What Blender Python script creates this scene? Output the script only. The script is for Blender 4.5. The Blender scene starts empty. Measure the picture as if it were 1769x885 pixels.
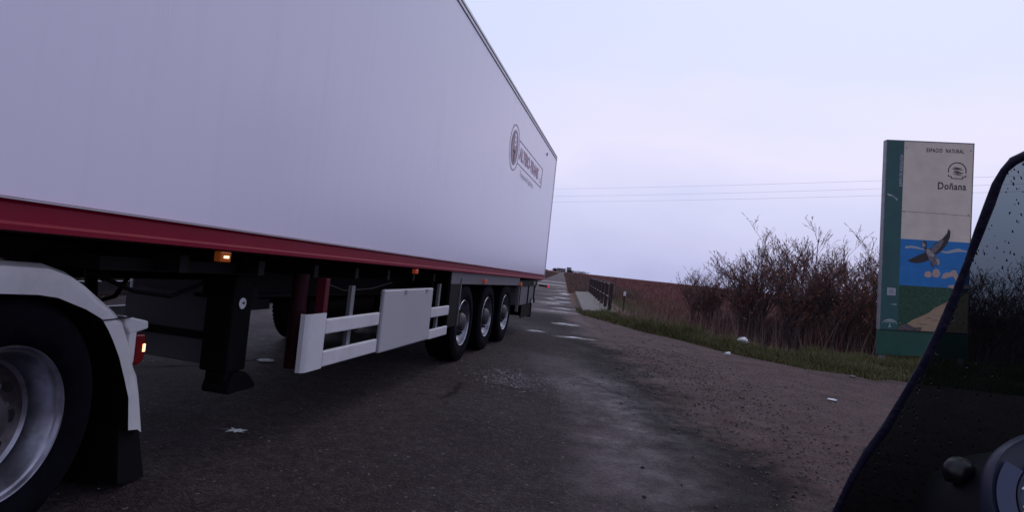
import bpy, bmesh, math, random
import numpy as np
from mathutils import Vector, Matrix
random.seed(7)
rng = np.random.default_rng(11)
SC = bpy.context.scene
COL = SC.collection
PI = math.pi
# ------------------------------------------------------------------ camera
cd = bpy.data.cameras.new('camera'); cam = bpy.data.objects.new('camera', cd); COL.objects.link(cam)
PITCH, ROLL, CAMH = .0161, .1056, 1.307
cd.sensor_width = 36; cd.lens = 36*1073.66/1769; cd.clip_start = .05; cd.clip_end = 12000
f = Vector((0, math.cos(PITCH), math.sin(PITCH))); r0 = Vector((1, 0, 0)); u0 = r0.cross(f)
r_ = r0*math.cos(ROLL)+u0*math.sin(ROLL); u_ = -r0*math.sin(ROLL)+u0*math.cos(ROLL)
cam.matrix_world = Matrix(((r_.x, u_.x, -f.x, 0), (r_.y, u_.y, -f.y, 0), (r_.z, u_.z, -f.z, CAMH), (0, 0, 0, 1)))
SC.camera = cam
# ------------------------------------------------------------------ exposure, sky, sun
SC.view_settings.view_transform = 'Standard'; SC.view_settings.look = 'None'
SC.view_settings.exposure = 0; SC.view_settings.gamma = 1; SC.view_settings.use_curve_mapping = False
SC.render.engine = 'CYCLES'
SC.cycles.use_denoising = True
SC.cycles.max_bounces = 6; SC.cycles.transparent_max_bounces = 16
SUN_DIR = Vector((.35, .55, .76)).normalized()
W = bpy.data.worlds.new('World'); SC.world = W; W.use_nodes = True
nt = W.node_tree; nt.nodes.clear()
def N(t, **k):
    n = nt.nodes.new(t)
    for a, b in k.items(): setattr(n, a, b)
    return n
out = N('ShaderNodeOutputWorld'); bg = N('ShaderNodeBackground'); bg.inputs['Strength'].default_value = .1
sky = N('ShaderNodeTexSky', sky_type='NISHITA'); sky.sun_disc = False
sky.sun_elevation = math.asin(SUN_DIR.z); sky.sun_rotation = math.atan2(SUN_DIR.x, SUN_DIR.y)
sky.dust_density = 4; sky.air_density = 1.5
tc = N('ShaderNodeTexCoord'); sep = N('ShaderNodeSeparateXYZ')
nt.links.new(tc.outputs['Generated'], sep.inputs[0])
mpn = N('ShaderNodeMapping'); mpn.inputs['Scale'].default_value = (1.1, 1.1, 3.0); nt.links.new(tc.outputs['Generated'], mpn.inputs[0])
nz = N('ShaderNodeTexNoise'); nz.inputs['Scale'].default_value = 1.5; nz.inputs['Detail'].default_value = 5; nz.inputs['Roughness'].default_value = .5
nt.links.new(mpn.outputs[0], nz.inputs['Vector'])
ad = N('ShaderNodeMath', operation='MULTIPLY_ADD'); ad.inputs[1].default_value = .42; nt.links.new(nz.outputs['Fac'], ad.inputs[0]); nt.links.new(sep.outputs['Z'], ad.inputs[2])
ramp = N('ShaderNodeValToRGB'); nt.links.new(ad.outputs[0], ramp.inputs[0])
cr = ramp.color_ramp; cr.elements[0].position = .17; cr.elements[0].color = (.44, .46, .74, 1)
cr.elements[1].position = .72; cr.elements[1].color = (.66, .73, .97, 1)
for p, c in ((.25, (.54, .56, .86, 1)), (.36, (.64, .66, .95, 1)), (.47, (.80, .77, 1.0, 1)), (.56, (.70, .745, 1.0, 1))):
    e = cr.elements.new(p); e.color = c
# the cloud deck is thinner towards the front, thicker and greyer behind
mr = N('ShaderNodeMapRange'); mr.inputs['From Min'].default_value = -1; mr.inputs['From Max'].default_value = .6
mr.inputs['To Min'].default_value = 6.2; mr.inputs['To Max'].default_value = 10.4
nt.links.new(sep.outputs['Y'], mr.inputs['Value'])
sc = N('ShaderNodeVectorMath', operation='SCALE'); nt.links.new(ramp.outputs[0], sc.inputs[0]); nt.links.new(mr.outputs[0], sc.inputs['Scale'])
mx = N('ShaderNodeMix', data_type='RGBA'); mx.inputs['Factor'].default_value = .9
nt.links.new(sky.outputs[0], mx.inputs['A']); nt.links.new(sc.outputs[0], mx.inputs['B'])
nt.links.new(mx.outputs['Result'], bg.inputs['Color']); nt.links.new(bg.outputs[0], out.inputs['Surface'])
sl = bpy.data.lights.new('sun', 'SUN'); sl.energy = .5; sl.angle = math.radians(25); sl.color = (1, .95, .92)
so = bpy.data.objects.new('sun', sl); COL.objects.link(so); so.rotation_euler = SUN_DIR.to_track_quat('Z', 'Y').to_euler()

# ------------------------------------------------------------------ materials
def newmat(name):
    m = bpy.data.materials.new(name); m.use_nodes = True
    return m, m.node_tree, m.node_tree.nodes['Principled BSDF']
def mat(name, col, rough=.5, metal=0, spec=.5, var=.0, vs=8, bump=0, bs=40, attr=False, emit=None, es=0, coat=0, dirt=None, dirt_amt=0, dirt_scale=3):
    m, t, b = newmat(name)
    b.inputs['Base Color'].default_value = (*col, 1); b.inputs['Roughness'].default_value = rough
    b.inputs['Metallic'].default_value = metal; b.inputs['Specular IOR Level'].default_value = spec
    b.inputs['Coat Weight'].default_value = coat; b.inputs['Coat Roughness'].default_value = .12
    L = t.links.new
    co = t.nodes.new('ShaderNodeTexCoord')
    src = None
    if attr:
        a = t.nodes.new('ShaderNodeVertexColor'); a.layer_name = 'Col'; src = a.outputs['Color']
    if var:
        n = t.nodes.new('ShaderNodeTexNoise'); n.inputs['Scale'].default_value = vs; n.inputs['Detail'].default_value = 6
        L(co.outputs['Object'], n.inputs['Vector'])
        mrn = t.nodes.new('ShaderNodeMapRange'); mrn.inputs['From Min'].default_value = .3; mrn.inputs['From Max'].default_value = .7
        mrn.inputs['To Min'].default_value = 1-var; mrn.inputs['To Max'].default_value = 1+var; L(n.outputs['Fac'], mrn.inputs['Value'])
        s = t.nodes.new('ShaderNodeVectorMath'); s.operation = 'SCALE'
        if src: L(src, s.inputs[0])
        else: s.inputs[0].default_value = col
        L(mrn.outputs[0], s.inputs['Scale']); src = s.outputs[0]
    if dirt:
        n = t.nodes.new('ShaderNodeTexNoise'); n.inputs['Scale'].default_value = dirt_scale; n.inputs['Detail'].default_value = 8; n.inputs['Roughness'].default_value = .65
        L(co.outputs['Object'], n.inputs['Vector'])
        rr = t.nodes.new('ShaderNodeMapRange'); rr.inputs['From Min'].default_value = .45; rr.inputs['From Max'].default_value = .8
        rr.inputs['To Max'].default_value = dirt_amt; L(n.outputs['Fac'], rr.inputs['Value'])
        mm = t.nodes.new('ShaderNodeMix'); mm.data_type = 'RGBA'; L(rr.outputs[0], mm.inputs['Factor'])
        if src: L(src, mm.inputs['A'])
        else: mm.inputs['A'].default_value = (*col, 1)
        mm.inputs['B'].default_value = (*dirt, 1); src = mm.outputs['Result']
    if src: L(src, b.inputs['Base Color'])
    if bump:
        n = t.nodes.new('ShaderNodeTexNoise'); n.inputs['Scale'].default_value = bs; n.inputs['Detail'].default_value = 4
        L(co.outputs['Object'], n.inputs['Vector'])
        bp = t.nodes.new('ShaderNodeBump'); bp.inputs['Strength'].default_value = bump; bp.inputs['Distance'].default_value = .01
        L(n.outputs['Fac'], bp.inputs['Height']); L(bp.outputs[0], b.inputs['Normal'])
    if emit:
        b.inputs['Emission Color'].default_value = (*emit, 1); b.inputs['Emission Strength'].default_value = es
    return m
M = {}
M['panel'] = mat('trailer_white', (.75, .72, .90), .2, spec=.5)
_t = M['panel'].node_tree; _b = _t.nodes['Principled BSDF']; _c = _t.nodes.new('ShaderNodeTexCoord'); _m = _t.nodes.new('ShaderNodeMapping'); _m.inputs['Scale'].default_value = (9, 9, .5)
_n = _t.nodes.new('ShaderNodeTexNoise'); _n.inputs['Scale'].default_value = 1.2; _n.inputs['Detail'].default_value = 7
_t.links.new(_c.outputs['Object'], _m.inputs[0]); _t.links.new(_m.outputs[0], _n.inputs['Vector'])
_r = _t.nodes.new('ShaderNodeMapRange'); _r.inputs['From Min'].default_value = .5; _r.inputs['From Max'].default_value = .75; _r.inputs['To Max'].default_value = .09; _t.links.new(_n.outputs['Fac'], _r.inputs['Value'])  # upright streaks: wet reflections painted into the white
_s = _t.nodes.new('ShaderNodeSeparateXYZ'); _t.links.new(_c.outputs['Object'], _s.inputs[0])
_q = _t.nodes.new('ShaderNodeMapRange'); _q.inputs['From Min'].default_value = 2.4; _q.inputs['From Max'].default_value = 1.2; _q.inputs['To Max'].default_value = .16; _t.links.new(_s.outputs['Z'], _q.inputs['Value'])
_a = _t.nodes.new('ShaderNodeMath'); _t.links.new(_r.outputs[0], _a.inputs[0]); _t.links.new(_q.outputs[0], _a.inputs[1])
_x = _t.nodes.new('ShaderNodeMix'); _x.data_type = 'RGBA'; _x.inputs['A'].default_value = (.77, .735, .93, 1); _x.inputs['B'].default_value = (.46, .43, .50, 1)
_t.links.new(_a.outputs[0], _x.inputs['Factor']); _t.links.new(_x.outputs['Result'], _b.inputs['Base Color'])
_u = _t.nodes.new('ShaderNodeMapRange'); _u.inputs['To Min'].default_value = .14; _u.inputs['To Max'].default_value = .34; _t.links.new(_n.outputs['Fac'], _u.inputs['Value']); _t.links.new(_u.outputs[0], _b.inputs['Roughness'])
M['rail_red'] = mat('rail_red', (.20, .003, .022), .45, spec=.14, var=.12, vs=3, dirt=(.09, .02, .04), dirt_amt=.5)
M['alu'] = mat('aluminium_trim', (.42, .42, .47), .35, metal=.6, var=.1)
M['white'] = mat('white_plastic', (.60, .58, .64), .35, var=.03, vs=4, dirt=(.32, .3, .33), dirt_amt=.4, dirt_scale=5)
M['white_fender'] = mat('fender_white', (.58, .57, .61), .3, var=.05, vs=4, dirt=(.25, .23, .25), dirt_amt=.4, dirt_scale=6)
M['boxpanel'] = mat('box_panel_white', (.40, .39, .44), .4, var=.03, vs=2)
M['greypanel'] = mat('grey_panel', (.13, .12, .145), .5, var=.15, vs=4, dirt=(.08, .07, .08), dirt_amt=.6, dirt_scale=4)
M['black'] = mat('chassis_black', (.004, .0035, .005), .7, spec=.2, var=.3, vs=6)
M['plast'] = mat('black_plastic', (.003, .003, .0045), .6, spec=.15)
M['trimblue'] = mat('dark_trim', (.006, .005, .02), .6, spec=.2, bump=.5, bs=60)
M['rubber'] = mat('tyre_rubber', (.0028, .0028, .006), .9, spec=.06, var=.3, vs=12, bump=.3, bs=80)
M['rim'] = mat('rim_steel', (.32, .32, .39), .3, metal=.9, var=.3, vs=9, dirt=(.05, .04, .05), dirt_amt=.8, dirt_scale=7)
M['rimdark'] = mat('rim_dirty', (.05, .045, .055), .5, metal=.4, var=.35, vs=14)
M['rimdisc'] = mat('rim_disc_dark', (.10, .085, .10), .42, metal=.75, var=.5, vs=10, dirt=(.03, .02, .02), dirt_amt=.9, dirt_scale=9)
M['hole'] = mat('hole_dark', (.004, .004, .005), .8)
M['darkred'] = mat('dark_red_paint', (.085, .006, .016), .55, spec=.2, var=.25, vs=5)
M['deepred'] = mat('deep_red_paint', (.022, .002, .006), .6, spec=.15, var=.3, vs=6)
M['flap'] = mat('mud_flap', (.003, .003, .004), .8, spec=.15)
M['amber'] = mat('amber_lens', (.33, .07, .01), .35, spec=.3, emit=(1, .20, .01), es=.04)
M['amberhot'] = mat('amber_bulb', (1, .6, .2), .2, emit=(1, .62, .25), es=4)
M['amberdim'] = mat('amber_reflector', (.45, .07, .03), .25, emit=(1, .15, .05), es=.08)
M['redlens'] = mat('red_lens', (.09, .002, .006), .25, spec=.3, emit=(1, .01, .02), es=.012)
M['redhot'] = mat('red_bulb', (1, .4, .2), .2, emit=(1, .30, .14), es=5)
M['redmark'] = mat('red_marker', (.8, .02, .05), .2, emit=(1, .04, .1), es=.35)
M['logo_ink'] = mat('logo_plum', (.24, .11, .19), .4, var=.1)
M['logo_line'] = mat('logo_grey', (.22, .18, .26), .4)
M['logo_text'] = mat('logo_text', (.34, .13, .22), .4)
M['logo_faint'] = mat('logo_faint', (.28, .25, .31), .4)
M['s_beige'] = mat('sign_beige', (.70, .615, .54), .55, var=.05, vs=3, dirt=(.5, .43, .37), dirt_amt=.6, dirt_scale=2.5)
M['s_green'] = mat('sign_green', (.018, .09, .095), .45, var=.1, vs=3, dirt=(.03, .12, .11), dirt_amt=.5, dirt_scale=3)
M['s_base'] = mat('sign_base_green', (.008, .075, .052), .5, var=.1, vs=3, dirt=(.03, .09, .07), dirt_amt=.5)
M['s_blue'] = mat('sign_blue', (.005, .17, .50), .5, var=.08, vs=4)
M['s_white'] = mat('sign_white', (.36, .38, .45), .5)
M['s_black'] = mat('sign_black', (.015, .015, .02), .5)
M['s_field'] = mat('sign_field_green', (.008, .06, .03), .5, var=.5, vs=14)
M['s_leaf'] = mat('sign_leaf', (.07, .15, .05), .5)
M['s_path'] = mat('sign_path', (.36, .25, .16), .5, var=.12, vs=10)
M['s_pink'] = mat('sign_stone', (.45, .33, .30), .5, var=.1, vs=9)
M['s_rock'] = mat('sign_rock', (.09, .07, .075), .5, var=.7, vs=25)
M['s_brown'] = mat('sign_brown', (.12, .06, .04), .5)
M['s_grey'] = mat('sign_bird_grey', (.15, .13, .15), .5, var=.8, vs=40)
M['s_bird'] = mat('sign_bird_dark', (.022, .016, .022), .5, var=.3, vs=20)
M['s_bird2'] = mat('sign_bird_pale', (.32, .28, .27), .5, var=.4, vs=25)
M['galv'] = mat('galvanised', (.22, .22, .25), .45, metal=.5, var=.2)
M['concrete'] = mat('concrete', (.13, .11, .105), .85, var=.25, vs=3, bump=.4, bs=30, dirt=(.09, .075, .07), dirt_amt=.8, dirt_scale=2)
M['railbrown'] = mat('rail_dark_wood', (.028, .013, .017), .65, var=.4, vs=10, bump=.4)
M['railcap'] = mat('rail_worn', (.17, .13, .14), .7, var=.3, vs=10)
M['bark'] = mat('bark', (.045, .03, .033), .85, var=.35, vs=12)
M['leaf'] = mat('foliage', (.1, .1, .1), .8, spec=.1, attr=True)
M['wire'] = mat('wire', (.42, .42, .52), .6)
M['litter'] = mat('white_litter', (.62, .62, .66), .6, var=.1, vs=30)
M['far_wall'] = mat('far_wall', (.22, .20, .22), .8, var=.1)
M['far_roof'] = mat('far_roof', (.09, .06, .06), .8)
M['stone'] = mat('loose_stone', (.1, .1, .1), .85, attr=True)
M['dial'] = mat('gauge_face', (.012, .02, .05), .35, emit=(.05, .10, .32), es=.05)
M['disp'] = mat('display_strip', (.02, .025, .06), .3, emit=(.07, .11, .34), es=.05)
M['digits'] = mat('gauge_digits', (.3, .34, .5), .4, emit=(.3, .36, .6), es=.3)
M['bezel'] = mat('cluster_bezel', (.012, .015, .035), .4)
M['gloss'] = mat('gloss_black', (.002, .002, .003), .3, spec=.35)
# windscreen: tinted acrylic with a film of grime
m, t, b = newmat('smoked_screen'); M['screen'] = m
t.nodes.remove(b); o_ = t.nodes['Material Output']
tr = t.nodes.new('ShaderNodeBsdfTransparent'); tcx = t.nodes.new('ShaderNodeTexCoord'); sx_n = t.nodes.new('ShaderNodeSeparateXYZ'); t.links.new(tcx.outputs['Object'], sx_n.inputs[0])
rpx = t.nodes.new('ShaderNodeValToRGB'); mrx = t.nodes.new('ShaderNodeMapRange'); mrx.inputs['From Min'].default_value = 1.02; mrx.inputs['From Max'].default_value = 1.47
t.links.new(sx_n.outputs['Z'], mrx.inputs['Value']); t.links.new(mrx.outputs[0], rpx.inputs[0]); t.links.new(rpx.outputs[0], tr.inputs[0])
rpx.color_ramp.elements[0].color = (.03, .035, .04, 1); rpx.color_ramp.elements[1].color = (.17, .21, .24, 1); e_ = rpx.color_ramp.elements.new(.55); e_.color = (.085, .105, .105, 1)
gl = t.nodes.new('ShaderNodeBsdfGlossy'); gl.inputs['Color'].default_value = (.8, .85, 1, 1); gl.inputs['Roughness'].default_value = .12
df = t.nodes.new('ShaderNodeBsdfDiffuse'); df.inputs['Color'].default_value = (.10, .12, .15, 1)
m1 = t.nodes.new('ShaderNodeMixShader'); m1.inputs[0].default_value = .05
m2 = t.nodes.new('ShaderNodeMixShader'); m2.inputs[0].default_value = .012
t.links.new(tr.outputs[0], m1.inputs[1]); t.links.new(df.outputs[0], m1.inputs[2])
t.links.new(m1.outputs[0], m2.inputs[1]); t.links.new(gl.outputs[0], m2.inputs[2]); t.links.new(m2.outputs[0], o_.inputs['Surface'])
M['drop'] = mat('water_drop', (.055, .065, .075), .15, spec=.5)
M['puddle'] = mat('puddle_water', (.02, .018, .02), .04, spec=.6)

# ------------------------------------------------------------------ mesh helpers
class MB:
    def __init__(s): s.v = []; s.f = []; s.m = []
    def add(s, vs, fs, mi=0):
        n = len(s.v); s.v += [tuple(p) for p in vs]
        for q in fs: s.f.append(tuple(n+i for i in q)); s.m.append(mi)
        return s
    def box(s, a, b, mi=0, R=None, o=(0, 0, 0)):
        x0, y0, z0 = a; x1, y1, z1 = b
        vs = [(x0,y0,z0),(x1,y0,z0),(x1,y1,z0),(x0,y1,z0),(x0,y0,z1),(x1,y0,z1),(x1,y1,z1),(x0,y1,z1)]
        if R is not None: vs = [tuple(R @ Vector(p)+Vector(o)) for p in vs]
        return s.add(vs, [(0,3,2,1),(4,5,6,7),(0,1,5,4),(1,2,6,5),(2,3,7,6),(3,0,4,7)], mi)
    def tube(s, pts, rad, n=8, mi=0, cap=True):
        pts = [Vector(p) for p in pts]
        if not hasattr(rad, '__len__'): rad = [rad]*len(pts)
        rings = []
        for i, p in enumerate(pts):
            d = (pts[min(i+1, len(pts)-1)]-pts[max(i-1, 0)]).normalized()
            a = d.cross(Vector((0, 0, 1)));
            if a.length < .05: a = d.cross(Vector((1, 0, 0)))
            a.normalize(); c = d.cross(a)
            rings.append([p+(a*math.cos(2*PI*k/n)+c*math.sin(2*PI*k/n))*rad[i] for k in range(n)])
        vs = [q for rr in rings for q in rr]; fs = []
        for i in range(len(pts)-1):
            for k in range(n):
                k2 = (k+1) % n; fs.append((i*n+k, i*n+k2, (i+1)*n+k2, (i+1)*n+k))
        if cap: fs.append(tuple(range(n))[::-1]); fs.append(tuple((len(pts)-1)*n+k for k in range(n)))
        return s.add(vs, fs, mi)
    def lathe(s, prof, n=48, mi=0, axis='y', c=(0, 0, 0)):   # prof: (r, h)
        vs = []; fs = []
        for r, h in prof:
            for k in range(n):
                a = 2*PI*k/n
                if axis == 'y': vs.append((c[0]+r*math.cos(a), c[1]+h, c[2]+r*math.sin(a)))
                else: vs.append((c[0]+r*math.cos(a), c[1]+r*math.sin(a), c[2]+h))
        for i in range(len(prof)-1):
            for k in range(n):
                k2 = (k+1) % n; fs.append((i*n+k, i*n+k2, (i+1)*n+k2, (i+1)*n+k))
        return s.add(vs, fs, mi)
    def prism(s, poly, axis, a, b, mi=0):   # polygon in the plane normal to axis, from a to b
        def P(u, v, w): return {'y': (u, w, v), 'x': (w, u, v), 'z': (u, v, w)}[axis]
        n = len(poly); vs = [P(u, v, a) for u, v in poly]+[P(u, v, b) for u, v in poly]
        fs = [tuple(range(n)), tuple(range(2*n-1, n-1, -1))]+[(i, (i+1) % n, n+(i+1) % n, n+i) for i in range(n)]
        return s.add(vs, fs, mi)
    def build(s, name, mats, parent=None, smooth=False, bevel=0, loc=None, fix=True):
        me = bpy.data.meshes.new(name); me.from_pydata(s.v, [], s.f); me.update()
        if not isinstance(mats, (list, tuple)): mats = [mats]
        for q in mats: me.materials.append(q)
        for p, i in zip(me.polygons, s.m): p.material_index = i; p.use_smooth = smooth
        if fix:
            bm = bmesh.new(); bm.from_mesh(me); bmesh.ops.recalc_face_normals(bm, faces=bm.faces); bm.to_mesh(me); bm.free()
        o = bpy.data.objects.new(name, me); COL.objects.link(o)
        if smooth:
            try: me.shade_auto_smooth = True
            except Exception: pass
            md = o.modifiers.new('edge', 'EDGE_SPLIT'); md.split_angle = math.radians(40)
        if bevel:
            md = o.modifiers.new('bevel', 'BEVEL'); md.width = bevel; md.segments = 2; md.limit_method = 'ANGLE'
        if parent: o.parent = parent
        if loc: o.location = loc
        return o
def bulk(name, V, F, cols=None, mats=None, parent=None):      # V (n,3), F (m,k), cols (n,3)
    me = bpy.data.meshes.new(name); V = np.asarray(V, np.float32); F = np.asarray(F, np.int32)
    me.vertices.add(len(V)); me.vertices.foreach_set('co', V.ravel())
    k = F.shape[1]; me.loops.add(F.size); me.loops.foreach_set('vertex_index', F.ravel())
    me.polygons.add(len(F)); me.polygons.foreach_set('loop_start', np.arange(0, F.size, k, dtype=np.int32))
    me.update(calc_edges=True)
    if cols is not None:
        a = me.color_attributes.new('Col', 'FLOAT_COLOR', 'POINT')
        c = np.ones((len(V), 4), np.float32); c[:, :3] = cols; a.data.foreach_set('color', c.ravel())
    for q in (mats if isinstance(mats, (list, tuple)) else [mats]): me.materials.append(q)
    o = bpy.data.objects.new(name, me); COL.objects.link(o)
    if parent: o.parent = parent
    return o
def thing(name, label, cat, loc=(0, 0, 0), rz=0, group=None):
    o = bpy.data.objects.new(name, None); COL.objects.link(o); o.location = loc; o.rotation_euler = (0, 0, rz)
    o['label'] = label; o['category'] = cat
    if group: o['group'] = group
    return o
def tag(o, label=None, cat=None, group=None, kind=None):
    if label: o['label'] = label
    if cat: o['category'] = cat
    if group: o['group'] = group
    if kind: o['kind'] = kind
    return o
def dup(root, loc=None, rz=None, label=None, parent=None):
    c = root.copy(); COL.objects.link(c)
    if parent: c.parent = parent
    if loc is not None: c.location = loc
    if rz is not None: c.rotation_euler = (0, 0, rz)
    if label: c['label'] = label
    for ch in list(root.children):
        dup(ch, parent=c)
    return c
def text(name, s, size, mat_, parent, fn, sx=1, bold=0, align='LEFT', rot90=False, spacing=1):
    cu = bpy.data.curves.new(name, 'FONT'); cu.body = s; cu.size = size; cu.align_x = align; cu.align_y = 'BOTTOM_BASELINE'; cu.offset = bold; cu.resolution_u = 3
    cu.space_character = spacing
    to = bpy.data.objects.new(name+'_curve', cu); COL.objects.link(to)
    me = bpy.data.meshes.new_from_object(to.evaluated_get(bpy.context.evaluated_depsgraph_get()))
    bpy.data.objects.remove(to); bpy.data.curves.remove(cu)
    for v in me.vertices:
        x, y = v.co.x*sx, v.co.y
        if rot90: x, y = -y, x
        v.co = fn(x, y)
    me.materials.clear(); me.materials.append(mat_)
    me.name = name; o = bpy.data.objects.new(name, me); COL.objects.link(o); o.parent = parent
    return o
# value noise on numpy arrays
_T = rng.random((256, 256))
def vn(x, y):
    xi = np.floor(x).astype(int); yi = np.floor(y).astype(int); fx = x-xi; fy = y-yi
    fx = fx*fx*(3-2*fx); fy = fy*fy*(3-2*fy); g = lambda a, b: _T[a & 255, b & 255]
    return (g(xi, yi)*(1-fx)+g(xi+1, yi)*fx)*(1-fy)+(g(xi, yi+1)*(1-fx)+g(xi+1, yi+1)*fx)*fy
def fbm(x, y, o=4):
    s = 0; a = .5
    for k in range(o): s = s+a*vn(x*2**k+17*k, y*2**k+31*k); a *= .5
    return s/(1-.5**o)
sst = lambda e0, e1, x: (lambda t: t*t*(3-2*t))(np.clip((x-e0)/(e1-e0), 0, 1))

# ------------------------------------------------------------------ ground
def verge_x(y):   # right border of gravel: grass begins to the right of it (as y of x, for the near curve)
    return y
VX = [2.3, 2.37, 3.0, 3.55, 4.1, 4.6, 5.5, 6.4, 7.6, 9.5, 14, 30]
VY = [23., 19.6, 17.3, 15.6, 14.3, 12.7, 11.3, 10.9, 10.9, 11.2, 12.2, 15]
def verge_y(x): return np.interp(x, VX, VY)           # grass for y > verge_y(x)
AY = [-6, 3.8, 10.2, 13.5, 18, 24, 38.5, 74, 1500]
AX = [2.0, 2.0, 2.05, 1.75, 2.0, 2.6, 3.62, 6.66, 127.9]
LY = [-6, 19, 30, 45, 74, 1500]; LX = [-7.5, -7.2, -3.2, .8, 3.9, 124.6]
# wide ground sheet, lower scrubland
def ground_sheet():
    xs = np.concatenate([-np.geomspace(6000, 42, 26), np.linspace(-40, 60, 101), np.geomspace(62, 6000, 26)])
    ys = np.concatenate([[-3000, -600, -150, -60], np.linspace(-30, 110, 141), np.geomspace(113, 9000, 30)])
    X, Y = np.meshgrid(xs, ys)
    V = np.stack([X.ravel(), Y.ravel(), np.zeros(X.size)], 1)
    x, y = V[:, 0], V[:, 1]
    V[:, 2] = -.03-.05*fbm(x*.3, y*.3)
    low = sst(1.5, 5, y-verge_y(x))*sst(0, 3, x-np.interp(y, AY, AX)-1.2)*(y > 8)
    V[:, 2] -= low*.25
    lowl = sst(1, 5, np.interp(y, LY, LX)-x); V[:, 2] -= lowl*.2
    ny, nx = X.shape; i = np.arange(ny*nx).reshape(ny, nx)
    F = np.stack([i[:-1, :-1], i[:-1, 1:], i[1:, 1:], i[1:, :-1]], -1).reshape(-1, 4)
    # colours of the land itself: red-brown scrub, a green wet meadow, straw
    n1 = fbm(x*.05+3, y*.05, 5)[:, None]; n2 = fbm(x*.6, y*.6)[:, None]
    c = np.array([.12, .055, .054])*(1-n1)+np.array([.18, .09, .08])*n1
    c = c*(.75+.5*n2)
    g = (np.exp(-(((x-10-(y-30)*.15)/6.5)**2+((y-34)/13)**2))*1.1)[:, None]
    c = c*(1-np.clip(g, 0, 1))+np.array([.045, .06, .025])*np.clip(g, 0, 1)
    near = (1-sst(0, 6, np.abs(y-verge_y(x))))[:, None]*((y < 30) & (x > 2))[:, None]
    c = c*(1-near)+np.array([.035, .04, .02])*near
    o = bulk('ground', V, F, c, mat('scrubland_soil', (.1, .1, .1), .9, spec=.1, attr=True, var=.5, vs=1.7, bump=.8, bs=4))
    tag(o, 'red brown scrubland reaching the horizon beside the road', kind='structure'); return o
ground_sheet()

# asphalt + gravel material (shared, so that the zones run into each other)
m, t, b = newmat('worn_road_surface'); M['road'] = m; L = t.links.new
co = t.nodes.new('ShaderNodeTexCoord'); zn = t.nodes.new('ShaderNodeVertexColor'); zn.layer_name = 'Col'
sp = t.nodes.new('ShaderNodeSeparateColor'); L(zn.outputs['Color'], sp.inputs[0])
def noise(scale, det=5, rough=.55):
    n = t.nodes.new('ShaderNodeTexNoise'); n.inputs['Scale'].default_value = scale; n.inputs['Detail'].default_value = det; n.inputs['Roughness'].default_value = rough
    L(co.outputs['Object'], n.inputs['Vector']); return n.outputs['Fac']
def rmp(src, a, b_, c=0, d=1):
    n = t.nodes.new('ShaderNodeMapRange'); n.inputs['From Min'].default_value = a; n.inputs['From Max'].default_value = b_
    n.inputs['To Min'].default_value = c; n.inputs['To Max'].default_value = d; L(src, n.inputs['Value']); return n.outputs[0]
def mix(fac, A, B, bt='MIX'):
    n = t.nodes.new('ShaderNodeMix'); n.data_type = 'RGBA'; n.blend_type = bt
    if hasattr(fac, 'links'): L(fac, n.inputs['Factor'])
    else: n.inputs['Factor'].default_value = fac
    for k, v in (('A', A), ('B', B)):
        if isinstance(v, tuple): n.inputs[k].default_value = (*v, 1)
        else: L(v, n.inputs[k])
    return n.outputs['Result']
def mth(op, a, b_):
    n = t.nodes.new('ShaderNodeMath'); n.operation = op
    for k, v in ((0, a), (1, b_)):
        if hasattr(v, 'links'): L(v, n.inputs[k])
        else: n.inputs[k].default_value = v
    return n.outputs[0]
vor = t.nodes.new('ShaderNodeTexVoronoi'); vor.inputs['Scale'].default_value = 95; L(co.outputs['Object'], vor.inputs['Vector'])
vcol = t.nodes.new('ShaderNodeSeparateColor'); L(vor.outputs['Color'], vcol.inputs[0])
vor3 = t.nodes.new('ShaderNodeTexVoronoi'); vor3.inputs['Scale'].default_value = 42; L(co.outputs['Object'], vor3.inputs['Vector']); vc3 = t.nodes.new('ShaderNodeSeparateColor'); L(vor3.outputs['Color'], vc3.inputs[0])
vor2 = t.nodes.new('ShaderNodeTexVoronoi'); vor2.inputs['Scale'].default_value = 28; L(co.outputs['Object'], vor2.inputs['Vector'])
vc2 = t.nodes.new('ShaderNodeSeparateColor'); L(vor2.outputs['Color'], vc2.inputs[0])
asp = mix(rmp(noise(1.1, 6), .35, .65), (.018, .0095, .0115), (.032, .0185, .0215))
asp = mix(rmp(noise(9, 5, .7), .42, .62, 0, .55), asp, (.011, .009, .011))
asp = mix(rmp(vcol.outputs[0], .35, 1, 0, .75), asp, (.078, .050, .060))
asp = mix(rmp(vc3.outputs[0], .55, 1, 0, .6), asp, (.006, .005, .006))
asp = mix(rmp(vc3.outputs[1], .8, 1, 0, .6), asp, (.085, .066, .07))              # aggregate
chips = mth('MULTIPLY', mth('GREATER_THAN', vc2.outputs[1], .965), mth('LESS_THAN', vor2.outputs['Distance'], .32))
asp = mix(mth('MULTIPLY', chips, .75), asp, (.17, .15, .15))
asp = mix(mth('MULTIPLY', sp.outputs[2], .8), asp, mix(rmp(noise(30), .35, .65), (.075, .055, .062), (.140, .108, .12)))   # B: pale wear, also sky light and sheen painted in
asp = mix(mth('MULTIPLY', sp.outputs[1], .9), asp, mix(rmp(noise(55, 6, .85), .42, .62), (.003, .003, .0035), (.034, .031, .033)))  # G: fresh dark
grv = mix(rmp(noise(2.2, 6, .65), .35, .65), (.090, .053, .056), (.165, .103, .107))
grv = mix(rmp(noise(26, 6, .85), .50, .6, 0, .85), grv, (.020, .013, .014))
grv = mix(rmp(vc3.outputs[2], .86, 1, 0, .8), grv, (.17, .125, .125))
grv = mix(rmp(vcol.outputs[1], .3, 1, 0, .5), grv, (.12, .082, .080))
col = mix(sp.outputs[0], asp, grv)
L(col, b.inputs['Base Color'])
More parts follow.
